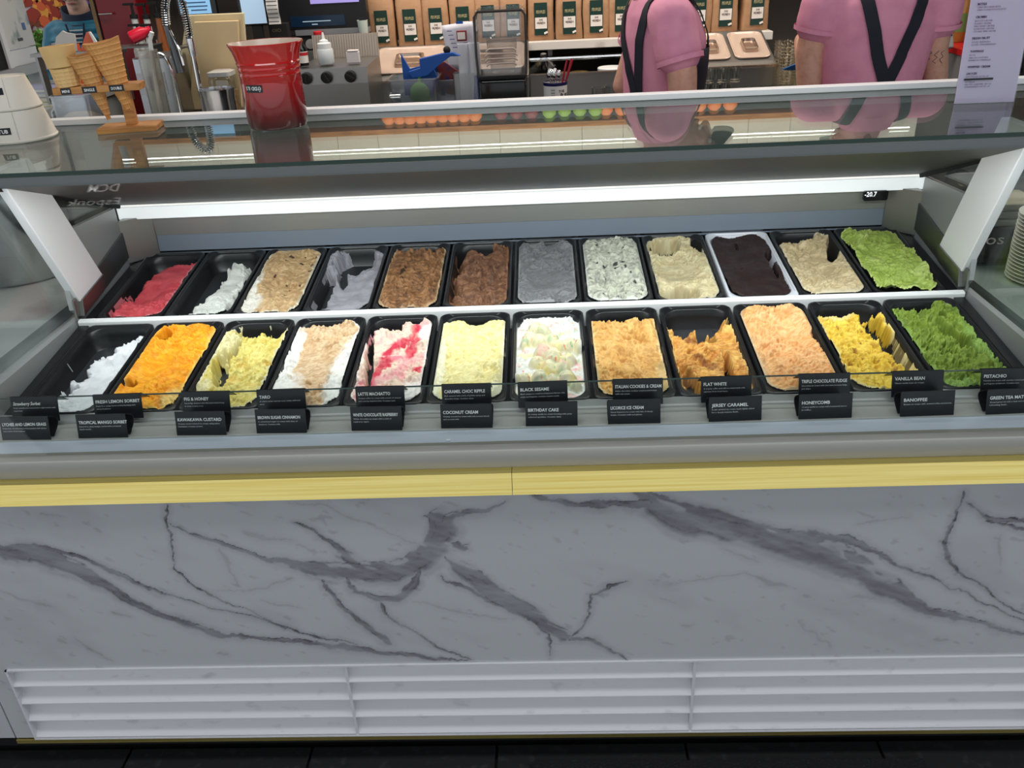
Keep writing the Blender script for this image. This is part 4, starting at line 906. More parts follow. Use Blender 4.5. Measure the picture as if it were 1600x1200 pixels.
# coffee bags
KRAFT = mat('kraft_paper', rgb(172, 132, 98), .6, noise=(9, rgb(146, 106, 74), .45, .7), bump=(26, .35, .01))
GREENL = mat('dark_green_label', rgb(22, 52, 44), .4)
def coffee_bag(label, x, y, rz):
    t = thing('coffee_bag', label, 'coffee bag', (x, y, SHZ + .0005), (0, 0, rz), 'kraft coffee bags on the marble shelf')
    w_, d_, h_ = .112, .075, .265
    rings = []
    for z, fw_, fd in ((0, .96, .92), (.006, 1.0, 1.0), (.03, 1.0, 1.02), (.10, 1.0, .98), (.17, .98, .82), (.215, .97, .45), (.238, .97, .12), (.265, .96, .06)):
        r_ = [(p[0] * fw_, p[1] * fd, z) for p in rrect(w_, d_, .010, 2)]
        rings.append([(a + .0025 * math.sin(31 * z + 40 * a + rz * 90), b + .002 * math.sin(47 * z + 21 * a + rz * 50), z) for a, b, z in r_])
    obj('pouch', MB().loft(rings), KRAFT, t, smooth=True, angle=50)
    obj('rolled_top', MB().box(-.053, .053, -.009, .008, .252, .268), KRAFT, t, bevel=.003)
    fy = -.0415
    lb = obj('label', MB().box(-.0275, .0285, fy, fy + .001, .022, .150), GREENL, t)
    obj('title_patch', MB().box(-.024, .026, fy - .001, fy - .0001, .048, .092), mat('label_white', rgb(232, 224, 216), .5), lb)
    tx = MB().text('DON', (0.001, fy - .0014, .079), (1, 0, 0), (0, 0, 1), .014, .008, 'C', bold=.03, res=1).text('WILFREDO', (0.001, fy - .0014, .066), (1, 0, 0), (0, 0, 1), .036, .009, 'C', bold=.03, res=1)
    obj('lettering', tx, mat('brown_ink', rgb(70, 44, 44), .6), lb)
    obj('logo', MB().text('PEOPLES', (0.001, fy - .0010, .108), (1, 0, 0), (0, 0, 1), .038, .013, 'C', bold=.01, res=1), mat('gold_ink', rgb(200, 188, 140), .5), lb)
    obj('date_sticker', MB().box(-.008, .008, -.0005, 0, -.004, .004, tmat((.021, fy - .0006, .031), (0, R(-22), 0))), mat('label_white'), lb)
    return t
POS = ['first', 'second', 'third', 'fourth', 'fifth', 'sixth', 'seventh', 'eighth', 'ninth', 'tenth', 'eleventh', 'twelfth', 'thirteenth', 'fourteenth', 'fifteenth', 'sixteenth', 'seventeenth', 'eighteenth', 'nineteenth', 'twentieth', 'twenty-first', 'twenty-second', 'twenty-third']
BX = [-0.592, -0.471, -0.359, -0.242, -0.134, -0.023, 0.093, 0.212, 0.328, 0.438, 0.547, 0.654, 0.763, 0.874, 1.004]
for i, x in enumerate(BX):
    coffee_bag('kraft coffee bag with green label, %s from the left on the marble shelf' % POS[i], x, 2.70 + rr.uniform(-.006, .006), rr.uniform(-.07, .07) + (.14 if i == 14 else 0))

# blender under a clear sound cover
bx, by = -0.050, 1.98
bl = thing('blender', 'black commercial blender under a clear sound cover', 'blender', (bx, by, BC + .0005))
bw = 0.0845
z1 = 1.168 - BC; z2 = 1.392 - BC
obj('motor_base', MB().box(-bw, bw, -.10, .10, 0, z1 - .004), BLACKG, bl, bevel=.012, smooth=True)
obj('seal', MB().box(-bw * .98, bw * .98, -.098, .098, z1 - .004, z1 + .010), BLACKM, bl, bevel=.004)
rings = [[(p[0], p[1], z) for p in rrect(2 * bw * q, .19 * q, .02, 4)] for q, z in ((1.0, z1 + .0105), (1.03, z1 + .08), (1.04, z2 - .02), (1.02, z2 - .004), (.95, z2), (.94, z2 - .003), (1.0, z2 - .024), (.99, z1 + .08), (.965, z1 + .0105))]
obj('sound_cover', MB().loft(rings, False, False), CLEARPL, bl, smooth=True, fix=False)
obj('cover_frame', MB().tube([(-bw * 1.0, -.097, z1 + .012), (-bw * 1.04, -.099, z1 + .08), (-bw * 1.04, -.099, z2 - .02), (-bw * .9, -.097, z2 - .004), (bw * .9, -.097, z2 - .004), (bw * 1.04, -.099, z2 - .02), (bw * 1.04, -.099, z1 + .08), (bw * 1.0, -.097, z1 + .012)], .0045, 8), mat('smoke_edge', rgb(64, 62, 62), .15), bl, smooth=True)
zc = (z1 + z2) / 2 - .07
jg = [[(p[0], p[1], z) for p in rrect(.11 * q, .11 * q, .03, 4)] for q, z in ((.75, z1 + .011), (.8, z1 + .03), (1., z1 + .12), (1.0, z1 + .125), (.96, z1 + .12))]
obj('jug', MB().loft(jg, True, False), glass('jug_plastic', (.80, .78, .76, 1), .12, .06), bl, smooth=True)
for k in range(4):
    zz = z1 + .050 + .016 * k
    w2 = bw * (.70 - .05 * abs(k - 1.5))
    obj('handle_rib', MB().tube([(-w2, -.1005, zz - .006), (-w2 * .8, -.102, zz + .002), (w2 * .8, -.102, zz + .002), (w2, -.1005, zz - .006)], .0032, 8), mat('rib_plastic', rgb(205, 190, 182), .12, coat=.4), bl, smooth=True)

# clear tub with scoops
tx_, ty_ = -0.367, 1.93
PLAST = glass('milky_plastic', (.80, .85, .90, 1), .30, .25)
tb_ = thing('clear_tub', 'clear square tub holding blue scoops and a green spoon', 'tub', (tx_, ty_, BC + .0005))
tz = 1.181 - BC; tw_ = 0.0878
rg = [[(p[0], p[1], z) for p in rrect(2 * tw_ * q, 1.7 * tw_ * q, .02, 4)] for q, z in ((.84, 0), (.88, .004), (1.0, tz - .004), (1.07, tz - .002), (1.07, tz + .003), (.985, tz + .003), (.86, .006))]
obj('body', MB().loft(rg, True, True), PLAST, tb_, smooth=True, angle=40, fix=False)
obj('handle', MB().tube([(-tw_ * .9, -.075, tz * .82), (-tw_ * .9, -.10, tz * .80), (-tw_ * .5, -.10, tz * .80), (-tw_ * .5, -.075, tz * .82)], .006, 8), PLAST, tb_, smooth=True)
BLUE = mat('blue_plastic', rgb(18, 84, 170), .35)
def slab(name, pts, y0, th, m, label, cat, group=None, tilt=0., parent=None):
    o = obj(name, MB().prism(pts, 'y', y0, y0 + th), m, parent, bevel=.0015)
    if tilt: o.rotation_euler = (0, 0, tilt)
    return tag(o, label, cat, group) if label else o
def xz(lst): return [(p[0], p[2]) for p in lst]
sc1 = thing('blue_scoop', 'large blue plastic scoop leaning out of the clear tub', 'scoop', (0, 0, 0))
slab('blade', xz([(-0.406,1.900,1.122), (-0.406,1.900,1.192), (-0.407,1.900,1.265), (-0.379,1.900,1.212), (-0.344,1.900,1.219), (-0.304,1.900,1.231), (-0.281,1.900,1.178), (-0.305,1.900,1.118)]), 1.91, .010, BLUE, None, None, parent=sc1)
slab('trough', xz([(-0.381,1.880,1.206), (-0.337,1.880,1.217), (-0.338,1.880,1.247), (-0.254,1.880,1.262), (-0.218,1.880,1.263), (-0.192,1.880,1.251), (-0.228,1.880,1.251), (-0.271,1.880,1.223), (-0.314,1.880,1.191), (-0.367,1.880,1.184)]), 1.872, .030, BLUE, None, None, parent=sc1)
obj('grip_end', MB().sphere((-0.240,1.890,1.271), .013, 12, 8), BLACKM, sc1, smooth=True)
gs = thing('green_spoon', 'lime green plastic spoon standing in the clear tub', 'spoon', (-0.351,1.915,1.091))
gm = mat('lime_plastic', rgb(106, 190, 40), .35)
gw = 0.0439; gh = 0.0969
obj('bowl', MB().loft([[(x * gw * math.sqrt(max(1 - (2 * t - 1) ** 2, .02)), -.010 * math.sin(PI * t) * (1 - x * x) + d, t * gh * .8) for x, d in ((-1, 0), (-.6, -.004), (0, -.006), (.6, -.004), (1, 0), (.6, .001), (0, .002), (-.6, .001))] for t in [k / 10 for k in range(11)]]), gm, gs, smooth=True)
obj('handle', MB().tube([(0, 0, gh * .75), (.004, .0, gh * 1.0), (.008, .002, gh * 1.15)], [.008, .006, .007], 8), gm, gs, smooth=True)

# second tub with packets, tube stand, rolls, print-out
t2x = -0.253
t2 = thing('clear_tub', 'clear tapered tub with sachets beside the green spoon', 'tub', (t2x, 2.02, BC + .0005))
tz2 = 1.160 - BC
rg = [[(p[0], p[1], z) for p in rrect(.10 * q, .12 * q, .015, 4)] for q, z in ((.7, 0), (.74, .003), (1., tz2), (1.04, tz2 + .002), (.98, tz2 + .002), (.72, .006))]
obj('body', MB().loft(rg, True, True), PLAST, t2, smooth=True, angle=40, fix=False)
tag(slab('red_sachet', xz([(-0.283,2.000,1.164), (-0.291,2.000,1.207), (-0.264,2.000,1.221), (-0.211,2.000,1.183), (-0.222,2.000,1.099), (-0.266,2.000,1.109)]), 1.995, .012, mat('foil_red', rgb(120, 40, 38), .3, noise=(30, rgb(60, 40, 90), .5, .6)), None, None), 'dark red foil sachet poking out of the tapered tub', 'sachet')
tag(slab('navy_sachet', xz([(-0.314,2.030,1.170), (-0.321,2.030,1.198), (-0.292,2.030,1.205), (-0.258,2.030,1.159), (-0.273,2.030,1.096), (-0.310,2.030,1.107)]), 2.025, .010, mat('foil_navy', rgb(36, 52, 96), .3), None, None), 'navy foil sachet behind the red one in the tapered tub', 'sachet')
for k, (u0, v0, lb) in enumerate(((723.5, 68, 'white paper roll standing left in the clear holder'), (739.5, 66, 'white paper roll standing right in the clear holder'))):
    p = ((-0.188,1.960,1.283), (-0.151,1.960,1.285))[k]
    o = obj('paper_roll', MB().lathe([(.020, 0), (.0205, .12), (.0208, p[2] - BC - .03), (.0178, p[2] - BC - .03), (.0172, .01), (.0, .01)], 24, None, True, False), mat('roll_white', rgb(214, 216, 222), .5), smooth=True, angle=40, fix=False)
    o.location = (p[0], 1.96, BC + .029); tag(o, lb, 'paper roll', 'white paper rolls in the clear holder')
th_ = thing('clear_holder', 'clear square holder for the two white paper rolls', 'holder', (-0.183, 1.96, BC + .0005))
hz = 1.185 - BC
rg = [[(p[0], p[1], z) for p in rrect(.094, .06, .008, 3)] for z in (0, hz)] + [[(p[0], p[1], z) for p in rrect(.088, .054, .006, 3)] for z in (hz, .028)]
obj('body', MB().loft(rg, True, True), PLAST, th_, fix=False)
obj('blue_insert', MB().prism([(.012, .03), (.042, .03), (.044, hz - .01), (.030, hz - .008)], 'y', -.028, -.0255), BLUE, th_)
pr = thing('price_sheet', 'curled white printed sheet with a blue heading behind the paper rolls', 'sheet', (0, 0, 0))
A = ((-0.270,2.060,1.337), (-0.157,2.060,1.347), (-0.141,2.060,1.266), (-0.207,2.060,1.175), (-0.254,2.060,1.186))
def bend(p): return (p[0], 2.06 - .9 * (p[0] - A[0][0]) * (p[0] - A[1][0]), p[2])
ps = MB()
gr = []
for k in range(9):
    t = k / 8
    l_ = Vector(A[0]).lerp(Vector(A[4]), t); r_ = Vector(A[1]).lerp(Vector(A[2]), min(t * 1.8, 1)) if t < .56 else Vector(A[2]).lerp(Vector(A[3]), (t - .56) / .44)
    gr.append([bend(l_.lerp(r_, j / 8)) for j in range(9)])
ps.loft(gr, False, False, False)
sh = obj('sheet', ps, mat('sheet_white', rgb(222, 222, 232), .6), pr, smooth=True, fix=False)
mo = sh.modifiers.new('thickness', 'SOLIDIFY'); mo.thickness = .0008
obj('heading', MB().box(-0.215, -0.190, 2.044, 2.046, 1.337 + .004, 1.346 + .004), BLUE, pr)
lns = MB()
for k in range(5):
    for c in (0, 1):
        x0 = A[0][0] + .02 + .045 * c + .004 * k; z0 = A[0][2] - .02 - .014 * k
        lns.box(x0, x0 + .018, 2.0415, 2.0425, z0, z0 + .003)
obj('print', lns, mat('print_blue', rgb(110, 110, 160), .6), pr)
rb = obj('small_box', MB().box(-.018, .018, -.01, .01, 0, .035), mat('box_red', rgb(130, 40, 40), .4), bevel=.001)
rb.location = (-0.196, 2.03, 1.285); tag(rb, 'small red and white card clipped above the paper rolls', 'card')
obj('face', MB().box(-.015, .013, -.0112, -.0101, .006, .030), mat('label_white'), rb)

# white enamel mug with straws and spoons
mg = thing('enamel_mug', 'white enamel mug with a blue rim and black printing', 'mug', (0.137, 1.95, BC + .0005))
mz = 1.138 - BC; mr = 0.0430
obj('body', MB().lathe([(mr * .9, 0), (mr * .97, .004), (mr, .02), (mr, mz), (mr * .95, mz), (mr * .94, .006), (0, .006)], 32, None, True, False), mat('enamel', rgb(226, 226, 226), .2), mg, smooth=True, angle=40, fix=False)
obj('rim', MB().lathe([(mr * 1.0, mz - .008), (mr * 1.03, mz - .002), (mr * 1.02, mz + .003), (mr * .95, mz + .003), (mr * .95, mz - .004)], 32, None, False, False), mat('navy_enamel', rgb(26, 30, 84), .2), mg, smooth=True)
def wrap_text(body, a_deg, z, h, r, step):
    m_ = MB()
    for k, ch in enumerate(body):
        if ch == ' ': continue
        a = R(a_deg + step * k); m_.text(ch, (r * math.cos(a), r * math.sin(a), z), (-math.sin(a), math.cos(a), 0), (0, 0, 1), height=h, bold=.02, res=1)
    return m_
pt_ = MB()
for k, (ln, h) in enumerate((('THE', .008), ('DAILY', .012), ('GRIND', .012))):
    pass
for k in range(5):
    w2 = wrap_text('IIIIII', -112, mz - .024 - .010 * k, .006, mr * 1.004, 3.4); pt_.add(w2.v, w2.f)
w2 = wrap_text('THE', -75, mz - .030, .009, mr * 1.004, 12); pt_.add(w2.v, w2.f)
w2 = wrap_text('B&S', -66, mz - .050, .018, mr * 1.004, 20); pt_.add(w2.v, w2.f)
obj('printing', pt_, mat('black_print', rgb(30, 30, 34), .5), mg)
for k in range(7):
    x, y, a, b = rr.uniform(-.02, .02), rr.uniform(-.02, .02), rr.uniform(-.14, .14), rr.uniform(-.2, .2)
    o = obj('teaspoon', MB().tube([(0, 0, 0), (.06 * a, .06 * b, .09)], .0025, 6).sphere((.07 * a, .07 * b, .105), (.010, .004, .016), 10, 6), CHROME, smooth=True)
    o.location = (mg.location.x + x, mg.location.y + y, BC + mz * .62); tag(o, 'steel teaspoon in the blue-rimmed mug, %s one put in' % POS[k], 'teaspoon', 'teaspoons in the enamel mug')
for k, (a, b) in enumerate(((.20, .1), (.30, -.05), (.26, .2))):
    o = obj('red_straw', MB().tube([(0, 0, 0), (.16 * a, .1 * b, .135)], .0035, 8), mat('straw_red', rgb(150, 22, 46), .35), smooth=True)
    o.location = (mg.location.x + .012 + .004 * k, 1.945 + .006 * k, BC + mz * .7); tag(o, 'dark red straw in the enamel mug, %s from the left' % POS[k], 'straw', 'red straws in the enamel mug')

# jars, glasses, plastic cups
JARG = glass('jar_glass', (.90, .93, .92, 1), .10, .02)
def tumbler(x, y, z, r, h, label, cat, group, name='glass_tumbler'):
    o = obj(name, MB().lathe([(r * .80, 0), (r * .86, .003), (r, h * .7), (r * .98, h), (r * .90, h), (r * .90, h * .7), (r * .76, .008), (0, .008)], 18, None, True, False), JARG, smooth=True, angle=50, fix=False)
    o.location = (x, y, z); return tag(o, label, cat, group)
gx = [0.296, 0.348, 0.397]
for k, x in enumerate(gx):
    tumbler(x, 2.0 + .04 * (k % 2), BC + .0005, .026, 1.107 - BC, 'tall clear glass jar, %s from the white mug' % POS[k], 'jar', 'clear glass jars beside the mug', 'glass_jar')
g0 = Vector((0.671,1.980,1.064)); g1 = Vector((1.027,1.980,1.065))
for k in range(11):
    x = g0.x + (g1.x - g0.x) * k / 10
    for j in range(2):
        h = (1.111 - BC) * (1.0 if k < 3 else .86)
        tumbler(x + .012 * j, 1.93 + .062 * j, BC + .0005, .0215, h - .015 * j * 0, 'clear drinking glass, %s from the left in the %s row' % (POS[k], ('front', 'rear')[j]), 'drinking glass', 'rows of clear drinking glasses')
for k in range(3):
    tumbler(g0.x + .02 + .046 * k, 1.96, BC + .001 + (1.111 - BC), .0215, .052, 'clear drinking glass stacked upon the rows, %s from the left' % POS[k], 'drinking glass', 'stacked top glasses')
cx0 = 1.029
for k in range(4):
    t = thing('cup_stack', 'tall stack of clear plastic cups, %s from the ingredient well' % POS[k], 'plastic cups', (cx0 + .052 * (k % 2) + .01 * (k // 2), 2.2 + .10 * (k // 2), BC + .0005), (0, 0, 0), 'stacks of clear plastic cups')
    hh = (1.215 - BC) * (1, .92, .97, .9)[k]; nrm_ = int(hh / .012)
    pf = [(.030, 0)]
    for q in range(nrm_): pf += [(.034, .010 + .012 * q), (.037, .012 + .012 * q), (.034, .014 + .012 * q)]
    obj('cups', MB().lathe(pf, 18, None, True, False), glass('cup_plastic', (.94, .90, .80, 1), .16, .10), t, smooth=True, fix=False)
tag(slab('blue_wiper', xz([(0.931,1.900,1.154), (0.963,1.900,1.166), (1.006,1.900,1.179), (1.012,1.900,1.161), (1.000,1.900,1.147)]), 1.9, .012, mat('blue_cloth', rgb(20, 78, 130), .7), None, None), 'blue folded cloth behind the right staff member\'s elbow', 'cloth')
for k, (u, v, lb) in enumerate(((956, 104, 'white round lid tub in the niche under the marble shelf'),)):
    o = obj('lid_tub', MB().lathe([(.048, 0), (.052, .05), (.058, .052), (.060, .056), (.060, .066), (.057, .069), (.0, .070)], 28), WHITEPL, smooth=True, angle=40)
    o.location = (0.386, 2.52, 1.090 - .05); tag(o, lb, 'tub')
    st2 = obj('niche_deck', MB().box(0.042, 0.451, 2.3605, 2.60, o.location.z - .012, o.location.z - .0005), STEELD, ob)
zt_ = 1.090 - .05
for k, (u, lb) in enumerate(((874, 'gold lidded jar under the shelf, nearer the blender'), (905, 'gold lidded jar under the shelf, nearer the white lid tub'))):
    o = thing('lidded_jar', lb, 'jar', ((0.165, 0.248)[k], 2.5, zt_), (0, 0, 0), 'gold lidded jars under the shelf')
    obj('glass', MB().lathe([(.036, 0), (.04, .004), (.04, .040), (.036, .046)], 20), JARG, o, smooth=True)
    obj('lid', MB().lathe([(.040, .0465), (.042, .048), (.042, .056), (.038, .058), (0, .058)], 20, None, True), mat('gold_lid', rgb(196, 166, 90), .3, .9), o, smooth=True, angle=40)
bg_ = thing('clear_bag', 'crumpled clear plastic bag between the blender and the enamel mug', 'bag', (0.100,2.450,1.111))
rings = []
for k in range(8):
    t = k / 7
    rings.append([((.045 * math.sin(PI * min(t + .15, 1)) + .012) * math.cos(a) * (1 + .25 * math.sin(5 * a + 9 * t)), .035 * math.sin(a), -.05 + .12 * t) for a in [2 * PI * i / 16 for i in range(16)]])
obj('film', MB().loft(rings), CLEARPL, bg_, smooth=True)

# ------------------------------------------------------------------ left part of the work area
# griddle
x0, x1 = -0.816, -0.555
gd = thing('griddle', 'stainless griddle with three black knobs and a ribbed splash guard', 'griddle', (x0, 2.02, BC + .0005))
W = x1 - x0; zk = 1.212 - BC
obj('housing', MB().prism([(0, 0), (0, zk - .055), (.006, zk), (.30, zk + .006), (.30, 0)], 'x', 0, W), STEELD, gd)
obj('splash_guard', MB().prism([(.285, zk + .006), (.30, zk + .09), (.31, zk + .09), (.31, zk + .006)], 'x', 0, W), mat('ribbed_steel', rgb(186, 172, 158), .35, .9), gd)
for k in range(26):
    obj('rib', MB().tube([(W * (k + .5) / 26, .284, zk + .008), (W * (k + .5) / 26, .298, zk + .088)], .0022, 5), mat('ribbed_steel'), gd)
for k, u in enumerate((.13, .42, .76)):
    kb = MB(); M = Matrix.Translation((W * u, -.001, zk - .030)) @ Matrix.Rotation(R(90), 4, 'X')
    kb.lathe([(.021, 0), (.021, .010), (.018, .016), (0, .016)], 20, M).box(-.004, .004, -.018, .018, .0162, .024, M @ Matrix.Rotation(R(30 * k), 4, 'Z'))
    obj('knob', kb, BLACKM, gd, smooth=True, angle=40)
def squeeze(x, y, z, s, label):
    t = thing('squeeze_bottle', label, 'bottle', (x, y, z), (0, 0, 0), 'white squeeze bottles by the griddle')
    obj('body', MB().lathe([(.030 * s, 0), (.032 * s, .004), (.032 * s, .05 * s), (.029 * s, .056 * s)], 24), mat('translucent_white', rgb(214, 220, 222), .3), t, smooth=True, angle=40)
    obj('cap', MB().lathe([(.028 * s, .0565 * s), (.028 * s, .075 * s), (.018 * s, .079 * s), (.017 * s, .086 * s), (.007 * s, .09 * s), (.003 * s, .115 * s), (0, .115 * s)], 24), WHITEPL, t, smooth=True, angle=40)
squeeze(-0.719, 2.1, BC + zk + .009, .95, 'white squeeze bottle standing on the griddle')
squeeze(-0.715, 2.42, 1.229 - .06, .95, 'white squeeze bottle behind the ribbed splash guard')
pk = obj('napkin_packet', MB().box(-.024, .024, -.012, .012, 0, .040).box(-.020, .022, -.013, .013, .0405, .046), mat('packet_paper', rgb(222, 214, 212), .6), bevel=.003)
pk.location = (-0.615, 2.1, BC + zk + .007); tag(pk, 'small folded white paper packet on the griddle', 'packet')
bb = thing('sauce_bottle', 'small black bottle with a red and white label beside the crock', 'bottle', (-0.799, 2.08, BC + zk + .008))
obj('glass', MB().lathe([(.017, 0), (.018, .003), (.018, .06), (.008, .075), (.008, .09), (0, .09)], 18), BLACKG, bb, smooth=True, angle=40)
obj('label', MB().lathe([(.0184, .010), (.0184, .050)], 18, None, False, False), mat('label_white'), bb, smooth=True)
obj('emblem', MB().lathe([(.0188, .036), (.0188, .047)], 18, None, False, False), mat('label_red', rgb(190, 30, 40), .5), bb, smooth=True)
# back ledge behind the griddle with the black till
kl = struct('trim_1', MB().box(-.95, sx0 - .002, 2.50, 2.62, BC + .0005, 1.226), STEELD)
lz = 1.226 + .0005
rj = thing('red_capped_jar', 'dark jar with a red cap on the ledge behind the griddle', 'jar', (-0.841, 2.53, lz))
obj('glass', MB().lathe([(.02, 0), (.022, .003), (.022, .05), (.018, .056), (0, .056)], 18), mat('brown_glass', rgb(30, 16, 12), .1), rj, smooth=True, angle=40)
obj('cap', MB().lathe([(.0185, .0565), (.0185, .072), (.015, .075), (0, .075)], 18), mat('label_red'), rj, smooth=True, angle=40)
ov = obj('grey_lid', MB().lathe([(.020, 0), (.021, .004), (.020, .008), (0, .009)], 20), mat('lid_grey', rgb(120, 122, 122), .5), smooth=True)
ov.rotation_euler = (R(75), 0, 0); ov.location = (-0.885, 2.56, lz + .022); tag(ov, 'round grey lid propped up beside the red-capped jar', 'lid')
wcup = thing('tall_cup', 'tall white tapered cup at the left end of the marble shelf', 'cup', (-0.652, 2.55, lz))
obj('wall', MB().lathe([(.014, 0), (.016, .004), (.022, .105), (.0225, .108), (.020, .107), (.014, .01), (0, .01)], 22, None, True, False), mat('celadon', rgb(200, 212, 204), .3), wcup, smooth=True, angle=40, fix=False)
pos = thing('till', 'black point of sale till with a lit mauve screen and a customer display', 'till', (-0.820, 2.58, lz))
pw = 0.1883; zt = lambda v: 0
z_a, z_b, z_c, z_d = 1.284 - lz, 1.306 - lz, 1.363 - lz, 1.512 - lz
obj('base', MB().box(-pw * .8, pw, -.015, .035, 0, z_a), BLACKM, pos)
obj('silver_band', MB().box(-pw * .65, pw, -.022, .035, z_a + .0005, z_b), mat('silver_band', rgb(150, 152, 156), .35, .5), pos)
obj('housing', MB().box(-pw * 1.1, pw, -.018, .035, z_b + .0005, z_d), mat('till_black', rgb(22, 23, 27), .4), pos, bevel=.004)
cd = obj('customer_display', MB().box(-pw * .72, pw * .50, -.0215, -.0185, z_b + .012, z_c - .004), mat('display_blue', rgb(20, 42, 66), .2), pos)
dl = MB().box(-pw * .45, pw * .18, -.0225, -.0216, z_b + .030, z_b + .0335)
obj('message_line', dl, mat('display_text', rgb(150, 180, 200), .5, emit=(.5, .65, .8, 1), estr=.25), cd)
obj('message_word', MB().text('welcome', (-pw * .25, -.0225, z_b + .018), (1, 0, 0), (0, 0, 1), .045, .009, res=1) if False else MB().box(-pw * .25, -pw * .12, -.0225, -.0216, z_b + .018, z_b + .022), mat('display_text'), cd)
obj('screen', MB().box(-pw * .22, pw * .86, -.022, -.0185, 1.404 - lz, z_d - .02), mat('screen_mauve', rgb(130, 120, 190), .2, emit=(.42, .36, .75, 1), estr=.55), pos)
# order screen with a docket strip
oscr = thing('order_screen', 'pale blue order screen with a long white docket hanging beside it', 'screen', (-1.035, 2.35, BC + .0005))
zz0, zz1 = 1.352 - BC, 1.573 - BC
obj('stand', MB().box(-.02, .02, -.01, .01, .008, zz0).box(-.07, .07, -.05, .05, 0, .008), BLACKM, oscr)
obj('bezel', MB().box(-0.0603, 0.0553, -.012, .012, zz0 - .006, zz1 + .01), BLACKG, oscr, bevel=.003)
obj('panel', MB().box(-0.0477, 0.0452, -.0145, -.0125, zz0 + .002, zz1), mat('screen_pale', rgb(150, 180, 205), .2, emit=(.42, .56, .72, 1), estr=.55), oscr)
dk = thing('docket', 'long white till docket with dark lines, hanging beside the pale order screen', 'paper', (-0.951, 2.31, 1.351))
dw = 0.0236
obj('paper', MB().loft([[(-dw, .004 * math.sin(k), z), (dw, .004 * math.sin(k + .4), z)] for k, z in enumerate([.012 * q for q in range(16)])], False, False, False), mat('paper_white', rgb(222, 220, 216), .6), dk, smooth=True, fix=False)
dm = MB()
for k in range(12): dm.box(-dw * .85, dw * .85, -.0075, -.0068, .008 + .0145 * k, .0115 + .0145 * k)
obj('print_line', dm, mat('print_dark', rgb(90, 88, 88), .6), dk)['kind'] = 'stuff'
ol = thing('card_box', 'black box with faint gold letters left of the till', 'box', (-0.955, 2.40, BC + .0005))
obj('box', MB().box(-.045, .03, -.02, .02, 0, 1.348 - BC), BLACKM, ol, bevel=.002)
obj('lettering', MB().text('OIO', (-.032, -.0208, 1.317 - BC), (1, 0, 0), (0, 0, 1), .036, .012), mat('gold_faint', rgb(120, 104, 80), .5), ol)
# cutting boards
for k, (u0, u1, v0, v1, Y_, lb) in enumerate(((268, 386, 22, 30, 1.93, 'large cream cutting board leaning behind the spray tap'),)):
    pts = xz([(-1.274,1.930,1.097), (-1.150,1.930,1.420), (-0.947,1.930,1.419), (-0.982,1.930,1.096)])
    cb = thing('cutting_board', lb, 'cutting board', (0, 0, 0), (0, 0, 0), 'cream cutting boards')
    obj('board', MB().prism(pts, 'y', 1.93, 1.945), mat('board_cream', rgb(226, 208, 166), .5), cb, bevel=.003)
    c2_ = thing('cutting_board', 'smaller cream cutting board in front of the large one', 'cutting board', (0, 0, 0), (0, 0, 0), 'cream cutting boards')
    obj('board', MB().prism(xz([(-1.200,1.910,1.104), (-1.120,1.910,1.399), (-0.963,1.910,1.397), (-1.007,1.910,1.105)]), 'y', 1.908, 1.922), mat('board_cream2', rgb(230, 202, 154), .5), c2_, bevel=.003)
bs_ = thing('info_screen', 'bright blue screen with dark text lines above the cutting boards', 'screen', (-1.301, 2.45, BC + .0005))
q0, q1 = 1.394 - BC, 1.583 - BC
obj('stand', MB().box(-.03, .03, .0, .02, .006, q0).box(-.08, .08, -.05, .05, 0, .006), BLACKM, bs_)
obj('bezel', MB().box(-.075, .085, -.008, .010, q0 - .006, q1 + .01), BLACKG, bs_, bevel=.003)
obj('panel', MB().box(-.066, .062, -.0105, -.0085, q0, q1), mat('screen_blue', rgb(120, 175, 215), .2, emit=(.26, .48, .72, 1), estr=.6), bs_)
for k, (a, b_) in enumerate(((-.02, .045), (-.03, .05), (-.05, .045))):
    obj('text_line', MB().box(a, b_, -.0116, -.0107, q0 + .012 + .014 * k, q0 + .016 + .014 * k), mat('screen_ink', rgb(40, 70, 110), .5), bs_)
# spray tap with coiled spring
sp = thing('spray_tap', 'chrome pre-rinse tap with a coiled spring arch and hanging spray head', 'tap', (-1.078, 1.74, BC + .0005))
def rel(p): return tuple(Vector(p) - sp.location)
riser = [rel((-1.080,1.740,1.129)), rel((-1.081,1.740,1.217)), rel((-1.079,1.740,1.304)), rel((-1.080,1.740,1.360))]
riser[0] = (riser[1][0], riser[1][1], 0) if False else (riser[0][0], 0, 0)
obj('riser', MB().tube(riser, .0085, 10), CHROME, sp, smooth=True)
obj('collar', MB().tube([riser[2], riser[3]], .013, 12), CHROME, sp, smooth=True, angle=40)
arch = [Vector(rel((-1.080,1.740,1.360))), Vector(rel((-1.079,1.740,1.419))), Vector(rel((-1.080,1.740,1.462))), Vector(rel((-1.087,1.740,1.496))), Vector(rel((-1.103,1.740,1.508))), Vector(rel((-1.127,1.740,1.490))), Vector(rel((-1.141,1.740,1.457))), Vector(rel((-1.150,1.740,1.402)))]
def spline(P, n):
    out = []
    for i in range(len(P) - 1):
        a, b, c_, d = P[max(i - 1, 0)], P[i], P[i + 1], P[min(i + 2, len(P) - 1)]
        for k in range(n):
            t = k / n
            out.append(.5 * ((2 * b) + (c_ - a) * t + (2 * a - 5 * b + 4 * c_ - d) * t * t + (3 * b - a - 3 * c_ + d) * t ** 3))
    return out + [P[-1]]
ar = spline(arch, 10)
obj('hose', MB().tube(ar, .006, 8), BLACKM, sp, smooth=True)
L_ = [0]
for a, b in zip(ar[:-1], ar[1:]): L_.append(L_[-1] + (b - a).length)
coil = []
turns = 38; N = turns * 10
